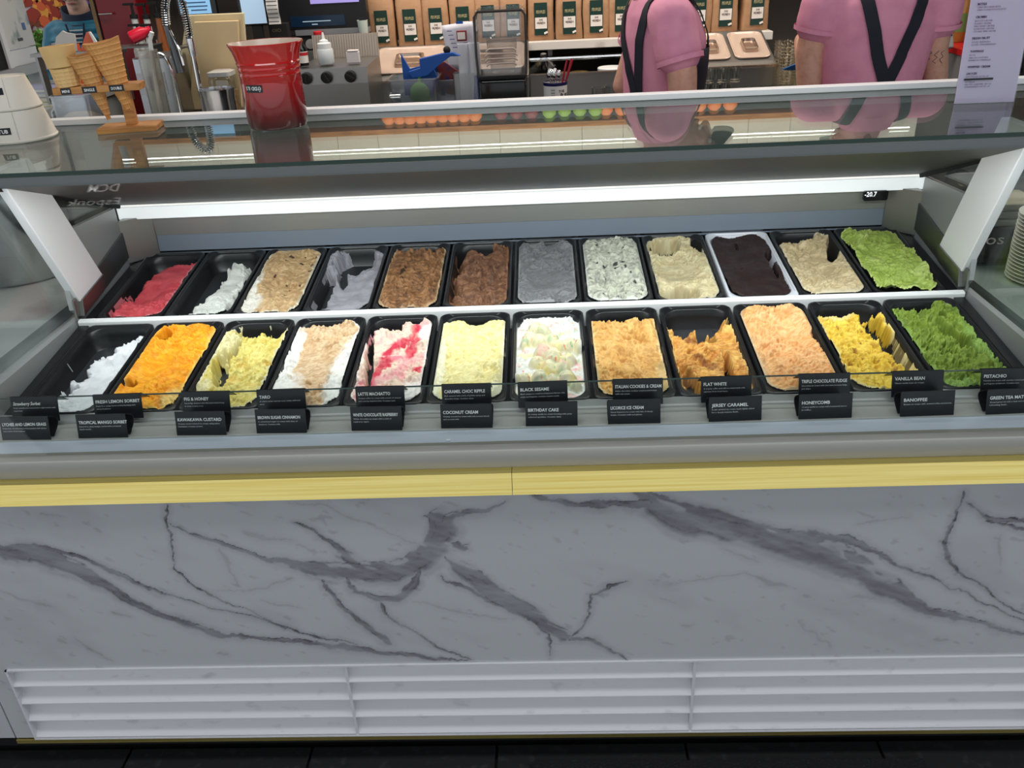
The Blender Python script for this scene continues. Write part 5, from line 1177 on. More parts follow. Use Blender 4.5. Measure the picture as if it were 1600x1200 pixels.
for k in range(N + 1):
    s_ = L_[-1] * k / N; i = max(j for j in range(len(L_)) if L_[j] <= s_ + 1e-9); i = min(i, len(ar) - 2)
    p = ar[i].lerp(ar[i + 1], (s_ - L_[i]) / max(L_[i + 1] - L_[i], 1e-6)); t = (ar[i + 1] - ar[i]).normalized()
    a = Vector((0, 1, 0)); b = t.cross(a).normalized()
    q = 2 * PI * turns * k / N
    coil.append(p + a * .0125 * math.cos(q) + b * .0125 * math.sin(q))
obj('spring', MB().tube(coil, .0021, 5), CHROME, sp, smooth=True)
hd = [rel((-1.150,1.740,1.402)), rel((-1.145,1.740,1.351)), rel((-1.140,1.740,1.306)), rel((-1.134,1.740,1.255))]
obj('spray_head', MB().tube(hd, [.010, .012, .015, .017], 12), mat('dark_chrome', rgb(90, 92, 94), .2, .9), sp, smooth=True)
obj('lever', MB().tube([rel((-1.133,1.720,1.388)), rel((-1.108,1.700,1.333)), rel((-1.104,1.700,1.281))], .004, 8), CHROME, sp, smooth=True)
obj('hook', MB().tube([rel((-1.079,1.740,1.334)), rel((-1.100,1.740,1.337)), rel((-1.132,1.740,1.330))], .006, 8), mat('hook_steel', rgb(190, 180, 160), .3, .8), sp, smooth=True)
obj('foot', MB().lathe([(.022, 0), (.022, .006), (.014, .014), (.012, .03), (0, .03)], 20, tmat((riser[0][0], 0, 0))), CHROME, sp, smooth=True, angle=40)
gn = thing('gooseneck_tap', 'thin chrome gooseneck tap beside the stainless machine', 'tap', (-1.160, 1.72, BC + .0005))
def rg_(p): return tuple(Vector(p) - gn.location)
gp = spline([Vector((rg_((-1.160,1.720,1.148))[0], 0, 0)), Vector(rg_((-1.157,1.720,1.182))), Vector(rg_((-1.156,1.720,1.254))), Vector(rg_((-1.168,1.720,1.304))), Vector(rg_((-1.191,1.720,1.319))), Vector(rg_((-1.213,1.720,1.308)))], 6)
obj('spout', MB().tube(gp, .0055, 10), CHROME, gn, smooth=True)
obj('foot', MB().lathe([(.018, 0), (.018, .02), (.010, .03), (0, .03)], 18), CHROME, gn, smooth=True, angle=40)
# stainless machine with a pictogram panel
mc = thing('dispenser_machine', 'stainless counter machine with a white pictogram panel behind the cones', 'machine', (-1.251, 1.86, BC + .0005))
mw = 0.0696; mz = 1.300 - BC
obj('body', MB().box(-mw, mw, -.06, .14, 0, mz), STEEL, mc, bevel=.005)
pn = obj('pictogram_panel', MB().box(-mw * .95, mw * .45, -.064, -.0605, mz * .66, mz * .86), mat('panel_white', rgb(216, 216, 222), .4), mc)
obj('cup_icon', MB().prism([(-mw * .45, mz * .83), (-mw * .15, mz * .83), (-mw * .2, mz * .70), (-mw * .4, mz * .70)], 'y', -.0655, -.0645), mat('icon_blue', rgb(60, 66, 100), .5), pn)
obj('bean_icon', MB().sphere((mw * .12, -.064, mz * .77), (mw * .13, .002, mz * .045), 14, 8), mat('icon_orange', rgb(190, 96, 60), .5), pn, smooth=True)
obj('drip_tray', MB().box(-mw * .7, mw * .9, -.10, -.061, .0, .03), STEELD, mc, bevel=.003)
# steel jug, glass jar
jg_ = thing('steel_jug', 'stainless milk jug with a flat handle left of the red crock', 'jug', (-1.019, 1.72, BC + .0005))
jz = 1.200 - BC; jr = 0.0543
obj('body', MB().lathe([(jr * .98, 0), (jr * 1.02, .004), (jr * 1.0, jz * .5), (jr * 1.03, jz * .9), (jr * 1.10, jz), (jr * 1.04, jz), (jr * .95, jz * .8), (jr * .95, .01), (0, .01)], 32, None, True, False), mat('mirror_steel', rgb(190, 192, 194), .16, 1.), jg_, smooth=True, angle=40, fix=False)
obj('handle', MB().tube([(-.002, -jr * .98, jz * .70), (-.003, -jr * 1.5, jz * .68), (-.003, -jr * 1.55, jz * .2), (-.002, -jr * 1.0, jz * .12)], .008, 8, flat=.4), STEELP, jg_, smooth=True)
gj = thing('storage_jar', 'square glass storage jar with a wooden label band behind the steel jug', 'jar', (-1.033, 1.84, BC + .0005))
gz = 1.245 - BC; gw_ = 0.0404
obj('contents', MB().box(-gw_ * .9, gw_ * .9, -gw_ * .9, gw_ * .9, .004, gz * .78), mat('biscuit_crumbs', rgb(160, 126, 92), .8, noise=(120, rgb(110, 80, 56), .45, .6)), gj, bevel=.004)
obj('glass', MB().loft([[(p[0], p[1], z) for p in rrect(2 * gw_ * q, 2 * gw_ * q, .012, 4)] for q, z in ((.98, 0), (1., .004), (1., gz * .9), (.92, gz * .93))], True, False), JARG, gj, smooth=True, fix=False)
obj('lid', MB().loft([[(p[0], p[1], z) for p in rrect(2 * gw_ * q, 2 * gw_ * q, .012, 4)] for q, z in ((.96, gz * .935), (1., gz * .94), (1., gz * .985), (.7, gz), (.3, gz * 1.0))], True, True), mat('lid_clear', rgb(190, 188, 184), .2), gj, smooth=True, angle=40)
obj('lettering', MB().text('G', (-.004, -gw_ * 1.02, gz * .58), (1, 0, 0), (0, 0, 1), height=.016), mat('black_print'), gj)
nv = obj('navy_cloth', MB().loft([[(.05 * math.cos(a) * q, .035 * math.sin(a) * q, z + .003 * math.sin(3 * a)) for a in [2 * PI * i / 18 for i in range(18)]] for q, z in ((1.05, 0), (1.1, .012), (.9, .034), (.5, .042), (.1, .040))]), mat('navy_cloth', rgb(22, 36, 84), .8), smooth=True)
nv.location = (-1.128, 1.735, BC + .001); tag(nv, 'folded navy cloth below the gooseneck tap', 'cloth')
# syrup bottles with pump heads
SY = (('clear', 217, 34, (200, 206, 204)), ('clear', 236, 30, (196, 200, 200)), ('amber', 254, 28, (150, 84, 40)), ('clear', 226, 58, (190, 196, 196)), ('dark', 245, 56, (60, 40, 32)))
SP = ((-1.589,2.500,1.309), (-1.538,2.500,1.306), (-1.488,2.500,1.309), (-1.497,2.300,1.267), (-1.448,2.300,1.265))
LBS = ('clear syrup bottle with black pump at the left of the rear pair', 'clear syrup bottle with black pump in the middle of the rear row', 'amber syrup bottle with black pump beside the spray tap', 'clear syrup bottle with black pump in front, left of the dark one', 'dark syrup bottle with a grey label in front of the amber one')
for (kd, u, v, c_), p, lb in zip(SY, SP, LBS):
    t = thing('syrup_bottle', lb, 'syrup bottle', (p[0], p[1], BC + .0005), (0, 0, 0), 'syrup bottles with pumps')
    H = p[2] - BC + (.075 if p[1] > 2.4 else .05)
    obj('glass', MB().lathe([(.030, 0), (.032, .004), (.032, H * .72), (.014, H * .88), (.013, H), (0, H)], 20), mat('bottle_' + kd, rgb(*c_), .12), t, smooth=True, angle=40)
    obj('label', MB().lathe([(.0325, H * .40), (.0325, H * .68)], 20, None, False, False), mat('bottle_label_' + kd, rgb(*((150, 150, 150) if kd == 'dark' else (206, 204, 200))), .5), t, smooth=True)
    obj('pump', MB().lathe([(.016, H + .0005), (.016, H + .016), (.006, H + .018), (.005, H + .05), (0, H + .05)], 14).box(-.034, .008, -.006, .006, H + .0505, H + .060), BLACKM, t, smooth=True, angle=40)
rm = thing('red_grinder', 'dark red machine cabinet at the left end of the back counter', 'machine', (-1.750, 2.72, BC + .0005))
rw = 0.0667; rz_ = 1.596 - BC
obj('cabinet', MB().box(-rw, rw * 1.7, -.06, .06, 0, rz_), mat('machine_red', rgb(110, 12, 22), .3), rm, bevel=.006)
obj('handle_bar', MB().tube([(-rw * .8, -.075, rz_ * .70), (rw * .1, -.075, rz_ * .70)], .004, 8), CHROME, rm, smooth=True)
obj('side_strip', MB().box(-rw * 1.06, -rw * 1.005, -.062, .06, 0, rz_), BLACKM, rm)
rbt = obj('red_spray_bottle', MB().lathe([(.02, 0), (.024, .004), (.024, .05), (.012, .07), (.012, .085), (0, .085)], 18), mat('bright_red', rgb(220, 28, 60), .3), smooth=True, angle=40)
rbt.location = (-1.489, 2.2, 1.333); rbt.rotation_euler = (0, R(70), R(20)); tag(rbt, 'bright red plastic bottle lying in front of the red machine', 'bottle')
rsh = obj('wire_rack', MB().box(-.09, .09, -.05, .05, -.006, 0).box(-.088, -.080, -.045, .045, -.40, -.0065).box(.080, .088, -.045, .045, -.40, -.0065), STEELD)
rsh.location = (-1.479, 2.2, 1.333 - .025); tag(rsh, 'low steel rack under the bright red bottle', 'rack')
# white straw tub behind the cones
sb = thing('straw_tub', 'frosted tub with a white scoop handle behind the waffle cone', 'tub', (-1.217, 1.70, BC + .0005))
stz = 1.333 - BC
obj('body', MB().lathe([(.026, 0), (.028, .004), (.033, stz), (.031, stz), (.027, .006), (0, .006)], 28, None, True, False), glass('frosted', (.86, .85, .80, 1), .22, .3), sb, smooth=True, angle=40, fix=False)
obj('scoop_handle', MB().tube([(.0, 0, stz * .5), (.022, -.01, stz + .03), (.036, -.012, stz + .055)], .007, 10), WHITEPL, sb, smooth=True)

# ------------------------------------------------------------------ prep bench just behind the case, left end
BZ = 1.055
pb = thing('prep_bench', 'narrow white bench standing behind the left end of the case', 'bench', (-1.05, 1.23, 0))
obj('top', MB().box(-.42, .30, -.13, .13, BZ - .03, BZ), WHITEP, pb, bevel=.002)
for x in (-.39, .27):
    for y in (-.10, .10): obj('leg', MB().box(x - .015, x + .015, y - .015, y + .015, 0, BZ - .0305), STEELD, pb)
bt = obj('black_tray', MB().prism([(-.050, 0), (-.062, .112), (.050, .138), (.055, .0)], 'y', -.05, .05), BLACKM, bevel=.004)
bt.location = (-1.342, 1.22, BZ + .0005); tag(bt, 'black plastic tray standing left of the clear jug', 'tray')
pj = thing('plastic_jug', 'clear plastic jug half full of beige powder behind the pine stand', 'jug', (-1.233, 1.20, BZ + .0005))
pjw = 0.0559; pjz = 1.268 - BZ
obj('body', MB().loft([[(p[0], p[1], z) for p in rrect(2 * pjw * q, 1.5 * pjw * q, .015, 4)] for q, z in ((.92, 0), (.95, .004), (1.0, pjz), (1.05, pjz + .001), (1.05, pjz + .005), (.97, pjz + .005), (.93, .006))], True, True), PLAST, pj, smooth=True, angle=40, fix=False)
obj('powder', MB().loft([[(p[0], p[1], z) for p in rrect(1.8 * pjw * q, 1.3 * pjw * q, .012, 4)] for q, z in ((.93, .007), (.97, pjz * .72), (.6, pjz * .78))]), mat('beige_powder', rgb(196, 172, 144), .8), pj, smooth=True, angle=40)
obj('handle', MB().tube([(-pjw * .96, 0, pjz * .9), (-pjw * 1.35, 0, pjz * .8), (-pjw * 1.35, 0, pjz * .2), (-pjw * .95, 0, pjz * .1)], .008, 8), PLAST, pj, smooth=True)
lt_ = thing('lime_tub', 'white tub with a lime green printed band behind the pine post', 'tub', (-1.175, 1.25, BZ + .0005))
obj('body', MB().lathe([(.030, 0), (.032, .003), (.036, .055), (.038, .056), (.038, .062), (.034, .064), (0, .064)], 24), WHITEPL, lt_, smooth=True, angle=40)
obj('band', MB().lathe([(.0330, .010), (.0352, .038)], 24, None, False, False), mat('lime_print', rgb(150, 190, 40), .5, noise=(160, rgb(230, 235, 220), .5, .6)), lt_, smooth=True)

# bench under the left window: papers, folders, books
LB = 1.121
lb_ = thing('window_bench', 'grey bench under the left window covered in papers', 'bench', (-1.98, 2.35, 0))
obj('top', MB().box(-.28, .225, -.5, .5, LB - .03, LB), mat('bench_grey', rgb(150, 154, 152), .5), lb_)
obj('front_panel', MB().box(-.27, .21, -.49, .49, .06, LB - .0305), mat('bench_panel', rgb(132, 138, 136), .5), lb_)
px_ = [(-1.837,2.100,1.151), (-1.849,2.120,1.160), (-1.841,2.130,1.172), (-1.857,2.150,1.187)]
pc = [((232, 226, 150), 'yellow edged'), ((226, 226, 222), 'white'), ((206, 208, 220), 'pale grey'), ((150, 156, 190), 'lavender covered')]
zc_ = LB + .0005
for k, (c_, nm) in enumerate(pc):
    o = thing('magazine', nm + ' magazine in the pile on the window bench', 'magazine', (px_[k][0] - .02, 2.10 + .03 * k, zc_), (0, 0, R(8 - 7 * k)), 'magazines on the window bench')
    obj('pages', MB().box(-.10, .10, -.075, .075, .0012, .0118), mat('pages', rgb(224, 222, 214), .7), o)
    obj('cover', MB().box(-.102, .102, -.077, .077, 0, .001).box(-.102, .102, -.077, .077, .012, .013), mat('cover_%d' % k, rgb(*c_), .4), o)
    zc_ += .0135
for k, (u, c_, lb, h) in enumerate(((90, (96, 100, 130), 'slate blue book standing at the left of the row by the orange folder', .20), (95, (150, 150, 160), 'pale grey book standing beside the slate blue one', .205), (99, (92, 40, 44), 'maroon book standing beside the orange folder', .19), (105, (232, 92, 60), 'bright orange folder standing beside the books', .19))):
    o = thing('book', lb, 'book', ((-1.837, -1.824, -1.814, -1.798)[k], 2.30, LB + .0005), (0, R(3), 0), 'books and folder on the window bench')
    obj('cover', MB().box(-.007, -.0055, -.07, .07, 0, h).box(.0055, .007, -.07, .07, 0, h).box(-.0054, .0054, -.072, -.070, 0, h), mat('book_%d' % k, rgb(*c_), .5), o)
    obj('pages', MB().box(-.0053, .0053, -.0695, .065, .002, h - .003), mat('pages'), o)
lf1 = obj('leaflet', MB().prism(xz([(-1.716,2.050,1.313), (-1.696,2.050,1.361), (-1.666,2.050,1.382), (-1.654,2.050,1.375), (-1.624,2.050,1.369), (-1.632,2.050,1.310)]), 'y', 2.046, 2.054), mat('leaflet_0', rgb(206, 202, 196), .6)); tag(lf1, 'white torn-edged card standing behind the wafer cup cone', 'leaflet')
lf2 = obj('leaflet', MB().prism(xz([(-1.619,2.050,1.309), (-1.577,2.050,1.373), (-1.567,2.050,1.375), (-1.547,2.050,1.306)]), 'y', 2.044, 2.056), mat('leaflet_1', rgb(226, 110, 80), .6)); tag(lf2, 'orange and white folded leaflet standing behind the sugar cone', 'leaflet')
obj('white_flap', MB().prism(xz([(-1.565,2.040,1.374), (-1.558,2.040,1.374), (-1.530,2.040,1.306), (-1.545,2.040,1.307)]), 'y', 2.036, 2.043), WHITEPL, lf2)
lst = obj('leaflet_rack', MB().box(-.14, .20, -.03, .03, -.012, 0).box(-.13, -.12, -.02, .02, -.18, -.0125).box(.18, .19, -.02, .02, -.18, -.0125), STEELD)
lst.location = (-1.658, 2.05, 1.311 - .002); tag(lst, 'low steel rack holding the leaflets behind the cones', 'rack')

# ------------------------------------------------------------------ left window, outdoors
FRW = mat('window_frame_white', rgb(214, 216, 218), .4)
struct('wall_left', MB().box(-2.42, -2.31, -.2, 3.14, 0, 1.02), mat('left_wall', rgb(196, 196, 192), .7))
wn = bpy.data.objects.new('window_1', None); C.objects.link(wn); wn['kind'] = 'structure'
obj('rail', MB().box(-2.36, -2.27, 1.6, 3.14, 1.155, 1.195), mat('rail_grey', rgb(150, 152, 152), .4, .3), wn)
obj('post', MB().box(-2.34, -2.28, 2.685, 2.715, 1.0205, 2.75), FRW, wn)
obj('post', MB().box(-2.34, -2.28, 2.90, 2.925, 1.0205, 1.1545), mat('rail_grey'), wn)
obj('sash', MB().box(-2.33, -2.29, 2.20, 2.684, 1.1955, 2.75), BLACKM, wn)
obj('lower_board', MB().box(-2.335, -2.295, 2.716, 2.96, 1.1955, 1.262), FRW, wn)
ps_ = thing('window_poster', 'grey speckled poster board hanging inside the left window', 'poster', (-2.29, 2.72, 1.268))
obj('board', MB().box(-.03, 0, .0, .235, 0, .60), mat('poster_grey', rgb(206, 208, 206), .6, noise=(14, rgb(130, 150, 152), .56, .7)), ps_)
obj('badge', MB().box(.0005, .002, .10, .14, .028, .04), mat('black_print'), ps_)
obj('blue_tag', MB().box(.0005, .002, .165, .19, .07, .10), mat('tag_blue', rgb(60, 90, 150), .5), ps_)
wpst = struct('trim_2', MB().box(-1.985, -1.915, 2.96, 3.02, 0, 2.75), mat('oak_post', rgb(190, 156, 112), .5, noise=((40, 40, 6), rgb(164, 128, 86), .4, .7)))
struct('trim_3', MB().box(-2.31, -1.986, 3.03, 3.13, 1.50, 2.75), mat('lintel_white', rgb(220, 220, 216), .6))
struct('trim_4', MB().box(-2.42, -2.345, -.2, 3.14, 1.58, 2.75), mat('lintel_white'))
struct('wall_back_left', MB().box(-1.915, -1.621, 3.02, 3.14, 0, 2.75), WALLM)
pvm = mat('paving', rgb(150, 148, 144), .8)
hb = []
rr2 = random.Random(12)
def leafy(name, label, x0, x1, y0, y1, z0, z1, n, cols):
    t = thing(name, label, 'hedge', ((x0 + x1) / 2, (y0 + y1) / 2, 0))
    cx_, cy_ = t.location.x, t.location.y
    obj('branches', MB().box(x0 + .1 - cx_, x1 - .1 - cx_, y0 + .1 - cy_, y1 - .1 - cy_, -.012, z1 - .12), mat('hedge_core', rgb(40, 62, 30), .9), t)
    for q, c_ in enumerate(cols):
        m_ = MB()
        for k in range(n):
            p = Vector((rr2.uniform(x0, x1) - cx_, rr2.choice((y0, y0 + .04, rr2.uniform(y0, y1))) - cy_, rr2.uniform(z0, z1)))
            a = Vector((rr2.uniform(-1, 1), rr2.uniform(-1, 1), rr2.uniform(-1, 1))).normalized() * rr2.uniform(.025, .05)
            b = a.cross(Vector((rr2.uniform(-1, 1), rr2.uniform(-1, 1), rr2.uniform(-1, 1)))).normalized() * .016
            m_.add([p - a, p + b, p + a, p - b], [(0, 1, 2, 3)])
        obj('leaves', m_, mat('leaf_%d' % q, rgb(*c_), .6), t, fix=False)['kind'] = 'stuff'
    return t
hx0, hx1 = -3.788, -3.017
leafy('hedge', 'green hedge outdoors beyond the left window', hx0 - .3, hx1, 5.4, 5.9, .3, 1.169, 900, ((150, 190, 96), (110, 158, 66), (78, 124, 48)))
mw_ = thing('mural_wall', 'outdoor wall painted with red and orange trees beyond the hedge', 'wall', (-4.065, 6.6, 0))
MUR = mat('mural_paint', rgb(196, 172, 176), .8, noise=(9, rgb(120, 90, 110), .5, .62))
obj('wall', MB().box(-2.2, 1.3, 0, .2, -.012, 3.2), MUR, mw_)
def crown(cx, cz, r, col, nm, sd):
    r3 = random.Random(sd)
    b = MB()
    for k in range(26):
        a = r3.uniform(0, 2 * PI); q = r * math.sqrt(r3.random()); s_ = r * r3.uniform(.16, .34)
        b.add([(cx + q * math.cos(a) + s_ * math.cos(2 * PI * i / 9) * r3.uniform(.7, 1.2), -.004 - .0005 * k, cz + q * math.sin(a) + s_ * math.sin(2 * PI * i / 9) * r3.uniform(.7, 1.2)) for i in range(9)], [tuple(range(9))])
    return obj(nm, b, mat('mural_' + nm + str(sd), rgb(*col), .8), mw_, fix=False)
mzz = 1.234
crown(-4.293 - mw_.location.x, mzz + .06, .20, (206, 92, 48), 'painted_tree', 1)
crown(-4.120 - mw_.location.x, mzz + .10, .26, (150, 52, 36), 'painted_tree', 2)
crown(-4.141 - mw_.location.x, mzz + .04, .14, (224, 150, 60), 'painted_tree', 3)
crown(-4.370 - mw_.location.x, mzz - .12, .12, (120, 60, 40), 'painted_tree', 4)
bn = obj('purple_banner', MB().loft([[(-.10, .01 * math.sin(3 * z), z), (.10, .01 * math.sin(3 * z + 1), z)] for z in [k * .1 for k in range(20)]], False, False, False), mat('banner_purple', rgb(70, 48, 130), .6, noise=(20, rgb(170, 120, 180), .6, .7)), smooth=True, fix=False)
bn.location = (-2.928, 5.0, -.012 + .8); tag(bn, 'purple banner hanging outdoors behind the customer', 'banner')
mo = bn.modifiers.new('thickness', 'SOLIDIFY'); mo.thickness = .004
bp2 = obj('banner_pole', MB().tube([(0, 0, -.8), (0, 0, 2.1)], .015, 8), STEELD, bn, smooth=True)

# ------------------------------------------------------------------ things seen through the glass ends
sbn = thing('steel_bin', 'round stainless bin on the side counter at the left end', 'bin', (-1.426 , 0.960 + .06, .8205))
obj('body', MB().lathe([(.150, 0), (.155, .006), (.155, .30), (.160, .302), (.160, .31), (.150, .31), (.148, .012), (0, .012)], 40, None, True, False), STEELP, sbn, smooth=True, angle=40, fix=False)
obj('cream_paper', MB().box(-.02, .10, -.152, -.148, .31, .33) if False else MB().lathe([(.146, .28), (0, .285)], 30, None, False, False), mat('bin_content', rgb(150, 140, 120), .7), sbn, smooth=True)
PLATE = mat('plate_white', rgb(226, 226, 220), .3)
pbx, pby = 1.360 , 0.964
def plate_mesh(r):
    return MB().lathe([(r * .55, 0), (r * .62, .001), (r * .95, .007), (r, .0078), (r * .99, .0088), (r * .6, .0036), (0, .0034)], 32).mesh('plate', (PLATE,), smooth=True, angle=40)
pm = plate_mesh(.088)
for s_, (x, y, n_) in enumerate(((1.36, .82, 19), (1.50, .66, 19))):
    for k in range(n_):
        o = link('plate', pm); o.location = (x + rr.uniform(-.001, .001), y, .7655 + .0092 * k)
        tag(o, 'white plate, %s from the bottom of the %s plate stack' % (POS[k], ('rear', 'front')[s_]), 'plate', ('rear stack of white plates', 'front stack of white plates')[s_])
cbx = thing('clear_box', 'clear acrylic box with a folded cream cloth behind the right bracket', 'box', (1.30, 1.02, .7655))
obj('box', MB().box(-.10, .12, -.09, .09, 0, .006).box(-.10, .12, -.09, -.086, .0061, .24).box(-.10, -.096, -.0859, .09, .0061, .24).box(-.0959, .12, .086, .09, .0061, .24), CLEARPL, cbx)
for k in range(3): obj('cloth_fold', MB().box(-.08, .10, -.07, .07, .10 + .021 * k, .119 + .021 * k), mat('cream_cloth', rgb(196, 186, 164), .8), cbx, bevel=.006)
obj('filler', MB().box(-.09, .11, -.08, .08, .0062, .099), mat('dark_box', rgb(60, 54, 52), .6), cbx)
obj('lettering', MB().text('cos', (-.07, -.0915, .06), (1, 0, 0), (0, 0, 1), .07, .03), mat('label_white'), cbx)

# ------------------------------------------------------------------ right back corner
rx0, rx1 = 1.733, 2.187
ru = thing('red_topped_unit', 'grey unit with a bright red counter edge behind the mauve list', 'unit', (rx0, 2.30, 0))
rz1 = 1.120
obj('cabinet', MB().box(0, rx1 - rx0, 0, .40, 0, rz1), mat('unit_grey', rgb(120, 120, 122), .5), ru)
obj('red_edge', MB().box(-.004, rx1 - rx0, -.012, .40, rz1 + .0005, rz1 + .022), mat('edge_red', rgb(196, 26, 34), .3), ru)
ctm = thing('card_terminal', 'grey card terminal on the red-edged unit', 'card terminal', (1.686, 2.34, rz1 + .023), (R(-20), 0, R(15)))
obj('body', MB().box(-.025, .025, -.012, .012, 0, .085), mat('terminal_grey', rgb(150, 152, 156), .4), ctm, bevel=.005)
obj('screen', MB().box(-.018, .018, -.0135, -.0122, .045, .072), BLACKG, ctm)
bcol = [((30, 60, 34), 'dark green'), ((150, 104, 50), 'amber'), ((40, 30, 26), 'brown'), ((190, 170, 140), 'pale'), ((54, 84, 40), 'green'), ((60, 40, 30), 'dark brown'), ((30, 70, 40), 'bottle green')]
for k, (c_, nm) in enumerate(bcol):
    o = thing('wine_bottle', '%s bottle on the red-edged unit, %s from the left' % (nm, POS[k]), 'bottle', (rx0 + .02 + .062 * k, 2.58 - .03 * (k % 2), rz1 + .023), (0, 0, 0), 'bottles on the red-edged unit')
    obj('glass', MB().lathe([(.027, 0), (.029, .004), (.029, .15), (.012, .20), (.012, .25), (.014, .252), (.014, .265), (0, .265)], 18), mat('wine_%d' % k, rgb(*c_), .1), o, smooth=True, angle=40)
    obj('label', MB().lathe([(.0294, .04), (.0294, .11)], 18, None, False, False), mat('wine_label_%d' % (k % 3), rgb(*((206, 196, 170), (90, 120, 60), (180, 160, 120))[k % 3]), .5), o, smooth=True)
bk = thing('wire_basket', 'black wire basket rack under a red rail at the right edge', 'basket', (1.802, 2.0, 0))
bzt, bzb = 1.180, 1.053 - .12
bwm = []
cur = MB()
for k in range(9):
    x = .008 + .035 * k
    obj('wire', MB().tube([(x, 0, bzb), (x + .02 * (-1) ** k, 0, (bzb + bzt) / 2), (x, 0, bzt)], .004, 6), BLACKM, bk, smooth=True)
    obj('wire', MB().tube([(0, .002, bzb + (bzt - bzb) * k / 8), (.29, .002, bzb + (bzt - bzb) * ((k * 3) % 9) / 8)], .004, 6), BLACKM, bk, smooth=True)
obj('red_rail', MB().box(-.005, .31, -.012, .012, bzt, bzt + .018), mat('edge_red'), bk)
obj('leg', MB().box(0, .02, .006, .02, 0, bzt - .001), BLACKM, bk); obj('leg', MB().box(.28, .30, .006, .02, 0, bzt - .001), BLACKM, bk)
obj('back_sheet', MB().box(0, .30, .021, .026, bzb, bzt - .001), mat('basket_dark', rgb(34, 36, 34), .7), bk)

# ------------------------------------------------------------------ above the coffee bags: fruit shelf, panelled wall, strip lamp (seen mirrored in the glass top)
FZ = 1.565
fs_ = thing('fruit_shelf', 'long wooden fruit shelf above the coffee bags', 'shelf', (.3, 2.80, FZ))
obj('board', MB().box(-1.4, 1.5, -.12, .21, -.025, 0), WOOD, fs_)
obj('upper_board', MB().box(-2.22, 1.5, -.07, .21, .085, .108), WOOD, fs_)
for k in range(19):
    obj('wall_panel', MB().box(-2.22 + .20 * k, -2.222 + .20 * (k + 1), .15, .20, .1085, .60), mat('sage_paint', rgb(222, 226, 212), .5), fs_)
obj('lamp_body', MB().box(-2.2, 1.45, -.085, -.079, .168, .1725), mat('strip_lamp', rgb(240, 240, 236), .4, emit=(1, .97, .9, 1), estr=6.0), fs_)
obj('picture', MB().box(.28, .42, .130, .149, .115, .36), mat('poster_red', rgb(170, 60, 70), .5, noise=(8, rgb(110, 80, 130), .5, .6)), fs_)
FR = [('orange', (226, 128, 44), .034, -.62, .05, 9), ('red_apple', (130, 34, 38), .033, -.10, .07, 3), ('green_apple', (140, 180, 60), .033, .12, .07, 4), ('orange', (226, 128, 44), .034, .38, .07, 6), ('orange', (226, 128, 44), .034, .80, .07, 3)]
cnt = {}
for nm, c_, r_, xs_, dx_, n_ in FR:
    me = MB().lathe([(r_ * .12, r_ * .06), (r_ * .55, 0), (r_ * .92, r_ * .45), (r_, r_ * .95), (r_ * .9, r_ * 1.45), (r_ * .5, r_ * 1.85), (r_ * .12, r_ * 1.80), (0, r_ * 1.74)], 20).mesh(nm, (mat('skin_' + nm, rgb(*c_), .4, bump=(300, .1, .001)),), smooth=True)
    for k in range(n_):
        cnt[nm] = cnt.get(nm, 0) + 1
        o = link(nm, me); o.location = (xs_ + dx_ * k + .3 - .3, 2.735 + rr.uniform(-.01, .02), FZ + .0005); o.rotation_euler = (0, 0, rr.uniform(0, 6))
        tag(o, '%s, %s of its kind from the left on the fruit shelf' % (nm.replace('_', ' '), POS[cnt[nm] - 1]), nm.split('_')[-1], nm.replace('_', ' ') + 's on the fruit shelf')
for k in range(4):
    pts = [Vector((1.12 + .03 * k + .05 * math.cos(a) * 1.2, 2.72 + .012 * k, FZ + .022 + .03 * math.sin(a) + .004 * k)) for a in [R(200 + 14 * q) for q in range(11)]]
    pts = [Vector((p.x, p.y, p.z + .008)) for p in pts]
    o = obj('banana', MB().tube(pts, [.004, .011, .015, .016, .017, .017, .016, .015, .012, .007, .004], 9), mat('banana_skin', rgb(214, 186, 70), .5), smooth=True)
    tag(o, 'yellow banana, %s from the left in the bunch on the fruit shelf' % POS[k], 'banana', 'bananas on the fruit shelf')
mb = struct('floor_mat', MB().box(.02, .86, -.72, -.015, .0003, .009), mat('mat_black', rgb(20, 20, 22), .9, noise=(220, rgb(44, 44, 48), .55, .7), bump=(260, .6, .003)))
del mb['kind']; tag(mb, 'black ribbed rubber mat on the floor before the case', 'floor mat')

# lit sign board hung from the ceiling over the customers (it shows mirrored in the front glass)
sg_ = thing('hanging_sign', 'dark hanging sign board with pale lettering above the customers', 'sign', (0, -1.6, 2.0))
sg_.location = (-1.68, -.86, 2.385)
obj('board', MB().box(-.32, .32, -.03, 0, 0, .28), mat('sign_dark', rgb(40, 42, 46), .5), sg_, bevel=.004)
obj('hanger', MB().box(-.28, -.27, -.02, -.01, .2805, .364), STEELD, sg_); obj('hanger', MB().box(.27, .28, -.02, -.01, .2805, .364), STEELD, sg_)
obj('lettering', MB().text('DCM', (.075, .002, .150), (-1, 0, 0), (0, 0, 1), .125, .045, bold=.02).text('Esponk', (.10, .002, .075), (-1, 0, 0), (0, 0, 1), .21, .040, bold=.0), mat('sign_lit', rgb(230, 230, 228), .5, emit=(1, 1, 1, 1), estr=3.0), sg_)

